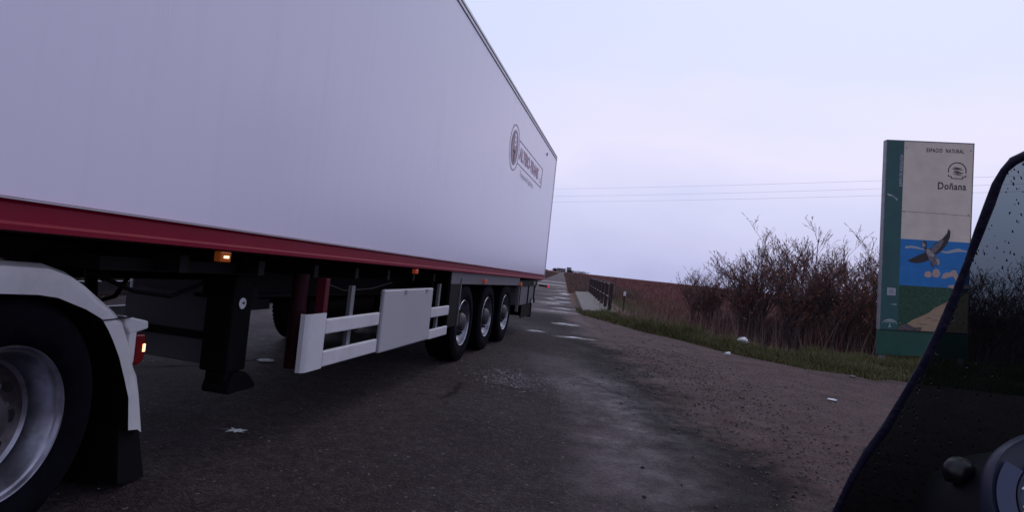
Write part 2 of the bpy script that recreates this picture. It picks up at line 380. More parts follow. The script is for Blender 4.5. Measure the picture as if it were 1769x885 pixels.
wn = t.nodes.new('ShaderNodeVertexColor'); wn.layer_name = 'Wet'; ws_ = t.nodes.new('ShaderNodeSeparateColor'); L(wn.outputs['Color'], ws_.inputs[0])
wetv = mth('MULTIPLY', ws_.outputs[0], rmp(noise(7, 6, .7), .38, .58, .35, 1))
L(rmp(wetv, 0, 1, .8, .22), b.inputs['Roughness'])
L(mth('MULTIPLY', rmp(wetv, 0, 1, .14, .5), rmp(sp.outputs[1], 0, 1, 1, .15)), b.inputs['Specular IOR Level'])
hgt = mth('ADD', mth('MULTIPLY', vor.outputs['Distance'], .7), mth('MULTIPLY', noise(60, 6, .75), 1.4))
bp = t.nodes.new('ShaderNodeBump'); bp.inputs['Strength'].default_value = 1; bp.inputs['Distance'].default_value = .022
L(rmp(wetv, 0, 1, 1, .3), bp.inputs['Strength']); L(hgt, bp.inputs['Height']); L(bp.outputs[0], b.inputs['Normal'])

def zones(x, y):
    w = (fbm(x*1.1, y*1.1, 5)-.5)
    ax = np.interp(y, AY, AX)
    d = x-ax+w*1.1+(fbm(x*7, y*7)-.5)*.35
    R = sst(-.35, .45, d+(fbm(x*14, y*14)-.5)*.9)
    G = .8*(1-sst(-.05, .5, d+(fbm(x*9, y*9)-.5)*.8))*sst(-1.0, -.25, d+.6*(fbm(x*3, y*3)-.5))*(1-sst(11, 14, y))
    G = np.maximum(G, .75*sst(.56, .68, fbm(x*6.5+3, y*3.4))*np.exp(-((d-.8)/.75)**2)*(y > 3.5)*(y < 13))
    G = np.maximum(G, .8*sst(-.15, .05, x-(1.2+w))*(1-sst(3.2, 4.6, y))*(1-sst(0, .2, d)))
    # pale worn strip, with some sheen painted into its colour
    cx = np.interp(y, [2, 4, 6.5, 9, 12], [1.0, 1.1, 1.2, .95, .6])
    B = np.exp(-((x-cx+w*.8)/.5)**4)*sst(2.5, 4, y)*(1-sst(8, 10.5, y))*(.3+.7*sst(.4, .6, fbm(x*2.3+9, y*2.3)))
    B = np.maximum(B, .55*sst(2.2, 3.2, -x+w)*sst(.35, .6, fbm(x*1.5, y*1.2+6)))  # sky light beyond the lorry, painted as paler asphalt
    # crumbled patch
    pr = np.hypot((x-.15)/.42, (y-7.3)/.6)+w*1.3
    B = np.maximum(B, .9*(1-sst(.7, 1.15, pr))*sst(.42, .56, fbm(x*7, y*7)))
    G = np.maximum(G, 1.0*(1-sst(.3, .75, pr))*sst(.47, .55, fbm(x*5+5, y*5)))
    # dark repair patch and rim further on
    G = np.maximum(G, .6*sst(13.5, 14.4, y+w)*(1-sst(17.8, 18.3, y+w*.7))*(1-sst(-.5, .2, d)))
    cr_ = np.abs(y-(18.3+.25*w+.05*x)); G = np.maximum(G, (1-sst(.03, .16, cr_))*(x < 1.9)*(x > -6))
    # cracks
    def crack(px, py, ph, wd):
        best = np.full(x.shape, 9.)
        for k in range(len(px)-1):
            ax_, ay_, bx, by = px[k], py[k], px[k+1], py[k+1]
            tt = np.clip(((x-ax_)*(bx-ax_)+(y-ay_)*(by-ay_))/((bx-ax_)**2+(by-ay_)**2), 0, 1)
            best = np.minimum(best, np.hypot(x-ax_-tt*(bx-ax_), y-ay_-tt*(by-ay_)))
        return 1-sst(wd*.4, wd, best+(fbm(x*9, y*9)-.5)*.05)
    G = np.maximum(G, crack([-.72, -.5, -.42, -.38], [5.95, 5.9, 6.2, 6.7], 0, .035))
    G = np.maximum(G, crack([-3.6, -3.3, -2.9, -2.6], [5.7, 5.85, 6.2, 6.9], 0, .04))
    G = np.maximum(G, crack([1.6, 2.0, 2.3], [11.6, 11.9, 11.6], 0, .06))
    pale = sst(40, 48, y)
    B = np.maximum(B, pale*.95); B = np.maximum(B, sst(18.6, 19.4, y)*(.25+.55*sst(.4, .62, fbm(x*.9, y*.45)))*(1-R))  # second term: wet sheen painted as paler asphalt
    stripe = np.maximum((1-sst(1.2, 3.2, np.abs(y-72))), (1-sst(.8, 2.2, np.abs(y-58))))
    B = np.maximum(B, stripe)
    R = np.maximum(R*(1-pale), 0)
    return R, G, np.clip(B, 0, 1), pr, w
PUD = [(2.62, 30.6, .26, .5), (2.35, 26.4, .26, .35), (1.95, 28.5, .14, .4), (1.95, 21.8, .2, .22), (1.5, 15.5, .2, .2), (.66, 13.05, .13, .1), (1.42, 12.5, .24, .11), (3.35, 36.5, .2, .9)]
def wetness(x, y):
    w = .22*sst(.42, .68, fbm(x*.45+2, y*.35+8))*(x < 2.2)
    w = np.maximum(w, sst(18.8, 20.5, y)*(1-sst(44, 60, y))*sst(-.2, 1.2, x-(.085*y-1.3))*sst(.42, .66, fbm(x*1.1, y*.8+5))*.95)
    cx = np.interp(y, [2, 4, 6.5, 9, 12], [1.1, 1.15, 1.2, .95, .6])
    w = np.maximum(w, .52*np.exp(-(np.abs(x-cx)/.75)**3)*sst(2.6, 4.5, y)*(1-sst(7.6, 9.5, y))*(.35+.65*sst(.38, .6, fbm(x*2.1+4, y*1.7))))
    for cx, cy, rx, ry in PUD:
        w = np.maximum(w, 1-sst(.9, 2.4, np.hypot((x-cx)/rx, (y-cy)/ry)+(fbm(x*5, y*5)-.5)*1.2))
    w = np.maximum(w, .8*(1-sst(.5, 1.0, np.abs(y-72)/4))); w = np.maximum(w, .8*(1-sst(.5, 1., np.abs(y-57)/3)))
    return np.clip(w, 0, 1)
def road_grid(name, y0, y1, nyn, fx0, fx1, nxn, z, label):
    ys = np.linspace(y0, y1, nyn) if y1 < 100 else np.geomspace(y0, y1, nyn)
    Y, U = np.meshgrid(ys, np.linspace(0, 1, nxn), indexing='ij')
    X = fx0(Y)*(1-U)+fx1(Y)*U
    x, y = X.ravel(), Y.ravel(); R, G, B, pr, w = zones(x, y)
    Z = z+.012*(fbm(x*.8, y*.8)-.5)+.006*R*(fbm(x*12, y*12)-.5)*2
    Z = Z-.035*(1-sst(.2, .9, pr))*sst(.42, .55, fbm(x*4, y*4))
    V = np.stack([x, y, Z], 1); ny, nx = X.shape; i = np.arange(ny*nx).reshape(ny, nx)
    F = np.stack([i[:-1, :-1], i[:-1, 1:], i[1:, 1:], i[1:, :-1]], -1).reshape(-1, 4)
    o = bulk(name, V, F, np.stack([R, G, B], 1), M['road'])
    at = o.data.color_attributes.new('Wet', 'FLOAT_COLOR', 'POINT'); wq = np.ones((len(V), 4), np.float32); wq[:, :3] = wetness(x, y)[:, None]; at.data.foreach_set('color', wq.ravel())
    o.data.polygons.foreach_set('use_smooth', [True]*len(F))
    return tag(o, label, kind='structure')
ax_ = lambda y: np.interp(y, AY, AX); lx_ = lambda y: np.interp(y, LY, LX)
jit = lambda y, s: (fbm(y*1.3+s, y*0+s, 4)-.5)*.5
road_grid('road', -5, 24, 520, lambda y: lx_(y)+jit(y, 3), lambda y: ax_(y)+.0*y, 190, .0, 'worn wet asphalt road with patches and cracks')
# gravel forecourt: to the right of the asphalt, up to the grass
VB = lambda y: np.interp(-y, [-24, -19.6, -17.3, -15.6, -14.3, -12.7, -11.3, -10.9, -9.5, -8, 5], [2.75, 2.5, 3.1, 3.65, 4.2, 4.7, 5.6, 7.6, 14, 16, 16])
def gravel_right(y):
    return VB(y)+jit(y, 9)*.5
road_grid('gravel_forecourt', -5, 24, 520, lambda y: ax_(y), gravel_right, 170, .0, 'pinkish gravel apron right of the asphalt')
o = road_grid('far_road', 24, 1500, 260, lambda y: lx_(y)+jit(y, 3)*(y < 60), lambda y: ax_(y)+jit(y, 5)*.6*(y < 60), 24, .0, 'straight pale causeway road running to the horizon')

# puddles
def blob(cx, cy, rx, ry, z, seed, n=34):
    rr = random.Random(seed); ph = [rr.random()*6.28 for _ in range(4)]
    pts = []
    for k in range(n):
        a = 2*PI*k/n; q = .8+.38*math.sin(2*a+ph[0])+.25*math.sin(3*a+ph[1])+.2*math.sin(5*a+ph[2])+.12*math.sin(9*a+ph[3]); q = max(q, .2)
        pts.append((cx+rx*q*math.cos(a), cy+ry*q*math.sin(a), z))
    return pts
for k, (cx, cy, rx, ry) in enumerate(PUD):
    rx *= .8; ry *= .8
    mb = MB(); mb.add(blob(cx, cy, rx, ry, .011, k+40), [tuple(range(34))])
    tag(mb.build('puddle', M['puddle'], fix=False), kind='structure')

# loose stones on gravel and road
def ico_stones():
    P = []; C = []; S = []
    def put(n, fx, fy, s0, s1, c0, c1):
        x = fx(n); y = fy(n); keep = (y < verge_y(x)-.05)
        x, y = x[keep], y[keep]; n = len(x)
        P.append(np.stack([x, y, np.full(n, .004)], 1)); S.append(rng.uniform(s0, s1, n)*rng.random(n)**.7)
        tt = rng.random((n, 1)); C.append(np.array(c0)*(1-tt)+np.array(c1)*tt)
    put(9000, lambda n: rng.uniform(1.8, 9, n), lambda n: rng.uniform(3, 11.5, n), .004, .015, (.03, .022, .024), (.12, .09, .09))
    put(2600, lambda n: 2.7+rng.normal(0, .6, n), lambda n: rng.uniform(3, 12, n), .008, .022, (.016, .012, .014), (.07, .052, .055))
    put(1500, lambda n: rng.uniform(-4, 2.2, n), lambda n: rng.uniform(2.3, 9, n), .003, .009, (.08, .07, .075), (.33, .3, .31))
    put(1100, lambda n: .15+rng.normal(0, .24, n), lambda n: 7.25+rng.normal(0, .33, n), .005, .017, (.04, .036, .04), (.30, .26, .28))
    put(450, lambda n: rng.uniform(2.2, 4, n), lambda n: rng.uniform(11, 19, n), .01, .03, (.05, .04, .045), (.15, .12, .12))
    P = np.concatenate(P); S = np.concatenate(S); C = np.concatenate(C)
    base = np.array([(1,0,0),(0,1,0),(-1,0,0),(0,-1,0),(0,0,.75),(.6,.6,.55),(-.6,.6,.5),(-.6,-.6,.55),(.6,-.6,.5)])
    F0 = np.array([(4,5,6),(4,6,7),(4,7,8),(4,8,5),(0,1,5),(1,2,6),(2,3,7),(3,0,8),(0,5,8),(1,6,5),(2,7,6),(3,8,7)])
    n = len(P); V = base[None]*rng.uniform(.6, 1.3, (n, 9, 1))*rng.uniform(.6, 1.2, (n, 1, 3))*S[:, None, None]
    a = rng.random(n)*6.28; ca, sa = np.cos(a)[:, None], np.sin(a)[:, None]
    V = np.stack([V[..., 0]*ca-V[..., 1]*sa, V[..., 0]*sa+V[..., 1]*ca, V[..., 2]], -1)+P[:, None]
    F = (F0[None]+np.arange(n)[:, None, None]*9).reshape(-1, 3)
    o = bulk('gravel_stones', V.reshape(-1, 3), F, np.repeat(C, 9, 0), M['stone'])
    tag(o, 'loose stones strewn over the gravel and asphalt', 'gravel', kind='stuff')
ico_stones()

# ------------------------------------------------------------------ grass, reeds, scrub (stuff)
def blades(name, P, H, Wd, C, lean, label, cat, bend=.35):
    n = len(P); a = rng.random(n)*2*PI; dx, dy = np.cos(a), np.sin(a)
    l = lean*rng.random(n)*H; la = rng.random(n)*2*PI; lx, ly = np.cos(la)*l, np.sin(la)*l
    w = Wd*.5
    V = np.zeros((n, 5, 3)); Z = P[:, 2]
    V[:, 0] = np.stack([P[:, 0]-dx*w, P[:, 1]-dy*w, Z], 1); V[:, 1] = np.stack([P[:, 0]+dx*w, P[:, 1]+dy*w, Z], 1)
    mx_, my_ = P[:, 0]+lx*bend, P[:, 1]+ly*bend
    V[:, 2] = np.stack([mx_+dx*w*.7, my_+dy*w*.7, Z+H*.55], 1); V[:, 3] = np.stack([mx_-dx*w*.7, my_-dy*w*.7, Z+H*.55], 1)
    V[:, 4] = np.stack([P[:, 0]+lx, P[:, 1]+ly, Z+H], 1)
    # triangles only
    b0 = np.arange(n)[:, None]*5
    F = np.concatenate([b0+[0, 1, 2], b0+[0, 2, 3], b0+[3, 2, 4]])
    o = bulk(name, V.reshape(-1, 3), F, np.repeat(C, 5, 0), M['leaf'])
    return tag(o, label, cat, kind='stuff')
def mixc(n, *cs):
    i = rng.integers(0, len(cs), n); j = rng.integers(0, len(cs), n); tt = rng.random((n, 1)); c = np.array(cs)
    return (c[i]*tt+c[j]*(1-tt))*rng.uniform(.7, 1.25, (n, 1))
# verge grass
n = 120000
x = np.concatenate([rng.uniform(2.4, 16, n*2//3), rng.uniform(3.8, 11, n//3)]); dd = rng.random(len(x))**1.15*3.0
y = verge_y(x)+(fbm(x*1.7, x*0+4)-.5)*.7+dd*np.interp(x, [2.4, 4, 7, 12], [.8, .9, 1, 1.3])
dens = fbm(x*1.1, y*1.1); edge = sst(0, .5, dd); k = rng.random(len(x)) < (.3+.9*dens)*(.35+.65*edge)
x, y, dd = x[k], y[k], dd[k]
H = (.04+.42*fbm(x*1.3+7, y*1.3)**2.2)*rng.uniform(.5, 1.4, len(x))*(.5+.6*sst(0, .6, dd))
gcol = mixc(len(x), (.095, .105, .04), (.14, .14, .06), (.05, .065, .028), (.18, .145, .075))
straw = (rng.random(len(x)) < .13)[:, None]; gcol = np.where(straw, np.array([.22, .17, .10])*rng.uniform(.6, 1.1, (len(x), 1)), gcol)
blades('verge_grass', np.stack([x, y, np.full(len(x), -.03)], 1), H, np.full(len(x), .016), gcol, .9, 'green grass verge along the gravel edge', 'grass')
# dead reeds and tall dry weeds behind the verge
n = 26000
x = rng.uniform(3.6, 20, n); y = verge_y(x)+2.2+rng.random(n)**1.4*9
k = rng.random(n) < (sst(.42, .62, fbm(x*.7, y*.7))+.08)*np.interp(x, [4, 6, 7], [1.1, .8, .28]); x, y = x[k], y[k]
k = ~((x > 5) & (x < 12) & (y > 20) & (y < 40) & (rng.random(len(x)) < .6)); x, y = x[k], y[k]
H = rng.uniform(.15, .75, len(x))**1.3*(.6+.7*fbm(x*.5, y*.5+3))*np.where(x > 6, rng.choice([.55, .7, 1.6], len(x), p=[.6, .34, .06]), 1)
blades('dry_weeds', np.stack([x, y, np.full(len(x), -.25)], 1), H+.15, np.full(len(x), .012), mixc(len(x), (.17, .085, .075), (.22, .14, .11), (.10, .06, .055), (.30, .23, .19)), .35, 'dry brown weeds and reeds in the ditch behind the verge', 'weeds')
# meadow grass
n = 24000
x = rng.normal(9.5, 3.6, n); y = rng.normal(31, 8, n); k = (y > verge_y(x)+4) & (x > ax_(y)+2.4) & (y < 60); x, y = x[k], y[k]
blades('meadow_grass', np.stack([x, y, np.full(len(x), -.3)], 1), rng.uniform(.12, .42, len(x)), np.full(len(x), .022), mixc(len(x), (.12, .13, .065), (.15, .15, .075), (.18, .12, .09)), .8, 'short green meadow grass beyond the ditch', 'grass')
# saltmarsh scrub out to the horizon
def scrub(name, n, y0, y1, xa, xb, zz, label, h0=.25, h1=.6, wide=.05):
    y = np.exp(rng.uniform(np.log(y0), np.log(y1), n)); x = xa(y)+(xb(y)-xa(y))*rng.random(n)
    k = rng.random(n) < .25+sst(.35, .6, fbm(x*.12, y*.12)); x, y = x[k], y[k]
    s = np.clip(y/45, .6, 14)
    H = (.45+.55*sst(0, 5, np.abs(x-ax_(y)-.8)))*rng.uniform(h0, h1, len(x))*np.clip(.75+.8*fbm(x*.1, y*.1+9), 0, 2)*np.clip(y/90, 1, 1.7)*(1+1.1*sst(.52, .75, fbm(x*.035+1, y*.02))*(y > 90))
    nearroad = (1-sst(.5, 3.5, x-ax_(y)))[:, None]*(x > ax_(y))[:, None]
    cc = mixc(len(x), (.19, .07, .074), (.14, .062, .066), (.24, .105, .10), (.18, .115, .10)); cc = cc*(1-nearroad)+nearroad*mixc(len(x), (.13, .095, .09), (.20, .155, .14))
    return blades(name, np.stack([x, y, np.full(len(x), zz)], 1), H, s*wide, cc, .9, label, 'scrub')
scrub('marsh_scrub', 210000, 21, 900, lambda y: ax_(y)+np.where(y < 41, 3.4, .6), lambda y: 12+y*1.0, -.28, 'low red brown saltmarsh scrub right of the road', .18, .5)
scrub('left_marsh_scrub', 90000, 22, 900, lambda y: -14-y*.95, lambda y: lx_(y)-1.2-.02*y, -.2, 'low brown scrub on the far side of the road behind the lorry', .3, .8)

n = 60000
y = np.exp(rng.uniform(np.log(40), np.log(420), n)); sd = rng.random(n) < .6; off = rng.random(n)**1.3*5
x = np.where(sd, ax_(y)+.15+off, lx_(y)-.15-off)
k = (fbm(x*.8, y*.5) > .3); x, y, off = x[k], y[k], off[k]
blades('roadside_weeds', np.stack([x, y, np.full(len(x), -.12)], 1), rng.uniform(.15, .5, len(x))*(.5+.25*off), np.clip(y/45, .6, 8)*.035, mixc(len(x), (.13, .085, .08), (.20, .15, .13), (.17, .075, .075), (.09, .08, .06)), .9, 'brown weeds along both edges of the causeway road', 'weeds')

# ------------------------------------------------------------------ shrubs (bare tamarisks)
def shrub_mesh(seed, h, spread, nst, fine=1.0):
    rr = random.Random(seed); g_ = random.Random(seed+5); st = MB(); tw = []; lf = []
    def seg(p, d, ln, r0, r1, lev):
        k = 3 if lev < 2 else 2; pts = [Vector(p)]; q = Vector(p); dd = Vector(d)
        for i in range(k):
            dd = (dd+Vector((rr.gauss(0, .13), rr.gauss(0, .13), rr.gauss(.05, .07)))).normalized(); q = q+dd*ln/k; pts.append(q.copy())
        if lev < 2: st.tube(pts, [r0+(r1-r0)*i/k for i in range(k+1)], 5 if lev == 0 else 4, cap=False)
        else: tw.append((pts, r0))
        return pts, dd
    def grow(p, d, ln, r, lev):
        pts, dd = seg(p, d, ln, r, r*.55, lev)
        if lev == 3:
            for _ in range(int(3.4*fine+g_.random())):
                a = pts[-1].lerp(pts[0], rr.random()); (g_.random() < .8) and lf.append((a, (dd+Vector((rr.gauss(0, .5), rr.gauss(0, .5), rr.gauss(.1, .4)))).normalized(), rr.uniform(.05, .14)))
            return
        nb = {0: 6, 1: 6, 2: 5}[lev]
        for k in range(nb):
            tt = .25+.75*(k+rr.random())/nb; i = min(int(tt*(len(pts)-1)), len(pts)-2); a = pts[i].lerp(pts[i+1], tt*(len(pts)-1)-i)
            az = rr.random()*6.28; e = Vector((math.cos(az), math.sin(az), .25))
            nd = (dd*rr.uniform(.7, 1.1)+e*rr.uniform(.4, .8)).normalized(); nd.z = max(nd.z, -.05)
            grow(a, nd, ln*rr.uniform(.38, .6), r*.45, lev+1)
    for s in range(nst):
        az = rr.random()*6.28; tilt = rr.uniform(.05, .65)*spread
        d = Vector((math.cos(az)*tilt, math.sin(az)*tilt, 1)).normalized()
        grow((rr.gauss(0, .18), rr.gauss(0, .18), -.3), d, h*rr.uniform(.5, .82), rr.uniform(.022, .04), 0)
    return st, tw, lf
def twig_arrays(tw, lf, seed):
    g = np.random.default_rng(seed); V = []; F = []; C = []
    i = 0
    for pts, r in tw:
        r = max(r, .0045)
        for k in range(len(pts)-1):
            a, b_ = pts[k], pts[k+1]; d = (b_-a).normalized(); s = d.cross(Vector((g.normal(), g.normal(), g.normal()))).normalized()*r; s2 = d.cross(s).normalized()*r
            V += [a+s, a-s, b_+s*.6, b_-s*.6, a+s2, a-s2, b_+s2*.6, b_-s2*.6]; F += [(i, i+1, i+3), (i, i+3, i+2), (i+4, i+5, i+7), (i+4, i+7, i+6)]; i += 8
            c = np.array((.13, .095, .10))*g.uniform(.6, 1.6); C += [c]*8
    for a, d, ln in lf:
        s = d.cross(Vector((g.normal(), g.normal(), g.normal()))).normalized()*g.uniform(.004, .011)
        c = (np.array((.33, .135, .10)) if g.random() < .55 else np.array((.14, .10, .09)))*g.uniform(.6, 1.3)
        V += [a-s*.5, a+s*.5, a+d*ln*.6+s, a+d*ln*.6-s, a+d*ln]; F += [(i, i+1, i+2), (i, i+2, i+3), (i+3, i+2, i+4)]; i += 5; C += [c]*5
    return np.array([tuple(v) for v in V]), np.array(F), np.array(C)
protos = []
for k, (h, sp_, ns) in enumerate([(2.9, 1.0, 9), (2.6, 1.3, 10), (3.1, .8, 8)]):
    root = thing('tamarisk_shrub', 'x', 'shrub', (0, -900, 0))
    st, tw, lf = shrub_mesh(100+k, h, sp_, ns)
    st.build('stems', M['bark'], root, fix=False)
    V_, F_, C_ = twig_arrays(tw, lf, k); bulk('crown', V_, F_, C_, M['leaf'], root)
    protos.append(root)
SH = [  # x, y, rz, scale, proto, label
 (7.0, 21.4, .3, .72, 1, 'low wide bare shrub at the left end of the thicket'),
 (7.2, 18.3, 1.9, .86, 0, 'bare reddish shrub behind the white plastic bag'),
 (6.9, 22.6, 1.1, .62, 2, 'smallest bare shrub at the far left, behind the low wide one'),
 (8.0, 20.2, 4.0, 1.08, 2, 'tall bare shrub with a dark pointed top near the left of the thicket'),
 (8.1, 17.4, 2.6, .95, 1, 'wide twiggy shrub in the middle front of the thicket'),
 (9.4, 19.4, 5.1, 1.10, 0, 'tallest bare shrub at the back centre of the thicket'),
 (9.0, 16.6, .9, .92, 2, 'upright bare shrub in front, right of the centre of the thicket'),
 (10.4, 18.2, 3.3, 1.03, 2, 'bare shrub at the back between the centre and the sign'),
 (10.2, 16.3, 1.2, .95, 1, 'shrub just left of and behind the nature park sign'),
 (11.8, 17.6, 4.6, 1.0, 0, 'bare shrub directly behind the nature park sign'),
 (13.2, 16.8, 2.2, .9, 1, 'shrub right of the sign seen through the smoked windscreen'),
 (14.9, 18.0, .4, 1.0, 2, 'shrub farthest right in the row, seen through the windscreen'),
]
used = set()
for x_, y_, rz, s_, p, lab in SH:
    o = protos[p] if p not in used else dup(protos[p])
    used.add(p); o.location = (x_, y_, 0); o.rotation_euler = (0, 0, rz); o.scale = (s_, s_, s_*.9)
    o['label'] = lab; o['group'] = 'bare tamarisk shrubs in the thicket behind the verge'
# tangle of fine brown brush filling the lower half of the thicket
n = 15000
tpar = rng.random(n); x = 6.9+tpar*8.8+rng.normal(0, .3, n); y = np.interp(x, [6, 8, 10, 13, 16], [20.6, 18.3, 17.2, 17.2, 18.2])+rng.normal(0, .8, n)
H = rng.uniform(.25, 1.75, n)*(.45+.8*fbm(x*.9, y*.9))*np.clip((x-5.2)/1.6, .3, 1)
blades('thicket_brush', np.stack([x, y, np.full(n, -.3)], 1), H, rng.uniform(.007, .016, n), mixc(n, (.09, .058, .06), (.20, .09, .075), (.07, .05, .054), (.28, .21, .20)), .5, 'tangled dark brown brush at the foot of the thicket', 'brush', .5)
# left side scrub wall beneath the trailer
n = 26000
x = rng.uniform(-32, -7, n); y = 9+(-x-7)*.25+rng.random(n)*9; H = rng.uniform(.4, 1.7, n)
blades('left_brush', np.stack([x, y, np.full(n, -.25)], 1), H, rng.uniform(.015, .04, n), mixc(n, (.055, .04, .036), (.10, .075, .06), (.04, .04, .025)), .5, 'dull brown brush left of the road behind the lorry', 'brush', .5)

# ------------------------------------------------------------------ slab, railing, marker post
mb = MB(); c = [(2.5, 20.45), (3.72, 20.95), (5.5, 41.9), (4.2, 39.3)]
mb.prism(c, 'z', -.35, .13)
for yy in (26.5, 32.8): pass
tag(mb.build('concrete_kerb_slab', M['concrete'], bevel=.02), 'pale concrete pavement slab beside the road under the railing', 'concrete slab')
rail = thing('bridge_railing', 'dark brown post railing along the concrete slab', 'railing', (3.55, 21.6, .13), 0)
A = Vector((0, 0, 0)); Bv = Vector((1.75, 19.2, 0)); dirv = Bv.normalized(); ang = math.atan2(dirv.y, dirv.x)
Rz = Matrix.Rotation(ang, 3, 'Z')
for i in range(9):
    p = A+Bv*i/8; mb = MB(); jx = random.uniform(-.012, .012)
    mb.box((-.04, -.065, 0), (.04, .065, .95+jx), 0, Rz, p); mb.box((-.05, -.075, .95+jx), (.05, .075, .975+jx), 1, Rz, p)
    mb.build('post', [M['railbrown'], M['railcap']], rail, bevel=.008)
for z0, z1, hh in ((.885, .93, .03), (.43, .47, .025)):
    mb = MB(); mb.box((-.05, -.012, z0), (Bv.length+.05, .012, z1), 0, Rz, A); mb.build('rail', M['railcap'], rail, bevel=.006)
mk = thing('marker_post', 'small dark marker post with a pale cap beside the railing', 'post', (4.95, 26.5, -.3))
MB().tube([(0, 0, 0), (0, 0, .85)], .04, 8).build('post', M['railbrown'], mk); MB().tube([(0, 0, .85), (0, 0, 1.03)], .05, 8).build('cap', M['litter'], mk)

# ------------------------------------------------------------------ distant things
bd = thing('distant_house', 'tiny pale flat roofed house on the horizon left of the road', 'house', (52, 690, 0))
mb = MB(); mb.box((0, 0, 0), (9, 6, 4.2)); mb.box((10.5, 0, 0), (15, 6, 6)); mb.build('wall', M['far_wall'], bd)
mb = MB(); mb.box((-.4, -.4, 4.2), (9.4, 6.4, 4.6)); mb.box((10.2, -.3, 6), (15.3, 6.3, 6.4)); mb.build('roof', M['far_roof'], bd)
for xx in (1.5, 4, 6.5, 12): MB().box((xx, -.05, 1.2), (xx+1, .0-.003, 2.6)).build('window', M['hole'], bd)
def far_tree(x_, y_, h, w_, seed, lab):
    g = np.random.default_rng(seed); n = 700; u = g.normal(0, 1, (n, 3)); u /= np.linalg.norm(u, axis=1)[:, None]
    P = u*g.random((n, 1))**.4*np.array([w_, w_*.6, h*.4])*(.7+.6*g.random((n, 1)))+[0, 0, h*.62]
    t3 = g.normal(0, h*.07, (n, 3, 3)); V = (P[:, None]+t3).reshape(-1, 3); F = np.arange(n*3).reshape(-1, 3)
    C = np.repeat(np.array([[.035, .04, .03]])*g.uniform(.6, 1.4, (n, 1)), 3, 0)
    r = thing('distant_tree', lab, 'tree', (x_, y_, 0), group='trees on the horizon')
    bulk('crown', V, F, C, M['leaf'], r); MB().tube([(0, 0, -.5), (0, 0, h*.6)], [h*.05, h*.02], 6).build('trunk', M['bark'], r)
far_tree(40, 560, 3.4, 2.5, 1, 'tiny dark tree on the horizon just left of the road')
far_tree(57, 590, 3.4, 4, 2, 'dark low tree clump on the horizon right at the road end')
far_tree(68, 600, 3.2, 9, 3, 'wide flat tree on the horizon a little right of the road end')
for k, (z0, z1) in enumerate(((12.0, 12.0), (11.0, 11.3), (10.25, 10.7))):
    a = Vector((4.8, 82, z0)); b_ = Vector((31, 53.5, z1)); d = b_-a; mb = MB()
    pts = [a+d*s+Vector((0, 0, .35*((s-.6)**2)-.05)) for s in np.linspace(-1.6, 3.6, 40)]
    o = mb.tube(pts, .008, 4).build('power_line', M['wire'], fix=False)
    tag(o, ['topmost', 'middle', 'lowest'][k]+' of the three thin overhead wires crossing the sky', 'power line', 'overhead wires')

# ------------------------------------------------------------------ litter
def crumple(name, x_, y_, s, seed, lab, cat, flat=1.0, m_='litter'):
    bm = bmesh.new(); bmesh.ops.create_icosphere(bm, subdivisions=3, radius=1); g = random.Random(seed); ks = [(Vector((g.gauss(0, 1), g.gauss(0, 1), g.gauss(0, 1)))*2.4, g.random()*6) for _ in range(7)]
    for v in bm.verts:
        q = sum(abs(math.sin(v.co.dot(k)+p)) for k, p in ks)/7; v.co = v.co*(.45+q*.8); v.co.z = max(v.co.z, -.35)*flat*.8+.3*flat; v.co *= s
    me = bpy.data.meshes.new(name); bm.to_mesh(me); bm.free(); me.materials.append(M[m_]); o = bpy.data.objects.new(name, me); COL.objects.link(o)
    o.location = (x_, y_, .01); o.rotation_euler = (0, 0, seed); tag(o, lab, cat); return o
crumple('plastic_bag', 5.33, 13.9, .13, 3, 'crumpled white plastic bag lying in the verge grass', 'bag').location.z = .12
cup = MB(); cup.tube([(0, 0, .03), (.12, .02, .03)], [.025, .035], 12)
o = cup.build('paper_cup', M['litter'], smooth=True, loc=(4.32, 12.1, .02)); o.rotation_euler = (0, 0, .4); tag(o, 'small white cup lying at the grass edge left of the plastic bag', 'cup')
crumple('paper_scrap', 4.34, 8.11, .06, 5, 'flat pale scrap of paper on the pinkish gravel', 'paper scrap', .25)
crumple('paper_scrap', 6.1, 10.8, .06, 8, 'pale scrap at the grass edge near the sign', 'paper scrap', .5, 'concrete')
crumple('paper_scrap', 8.0, 12.7, .09, 9, 'pale scrap in the grass left of the sign foot', 'paper scrap', .5)
crumple('foil_scrap', -2.53, 6.74, .085, 6, 'shiny white scrap on the asphalt beneath the trailer', 'scrap', .12)
mb = MB(); pts = []
for k in range(14):
    a = 2*PI*k/14; q = .065 if k % 2 else .025; pts.append((q*math.cos(a)*1.3, q*math.sin(a), .006+.003*(k % 3)))
mb.add(pts+[(0, 0, .014)], [(k, (k+1) % 14, 14) for k in range(14)])
tag(mb.build('squashed_scrap', M['litter'], loc=(-1.72, 4.19, .006), fix=False), 'star shaped squashed pale scrap on the asphalt near the lorry wheel', 'scrap')

# ------------------------------------------------------------------ semi trailer
TH = .2008; TP = .0143
tr_ = thing('semi_trailer', 'long white refrigerated box trailer with a red bottom rail and three axles', 'trailer', (.8082, 14.62, 0), math.atan2(-math.cos(TH), -math.sin(TH)))
def tilt(mb):
    mb.v = [(x, y, z+TP*x) for x, y, z in mb.v]; return mb
L_ = 13.45; WD = 2.55
# box body
mb = MB(); mb.box((.0, -WD+.004, 1.175), (L_, -.012, 3.93)); tilt(mb).build('box_body', M['panel'], tr_)
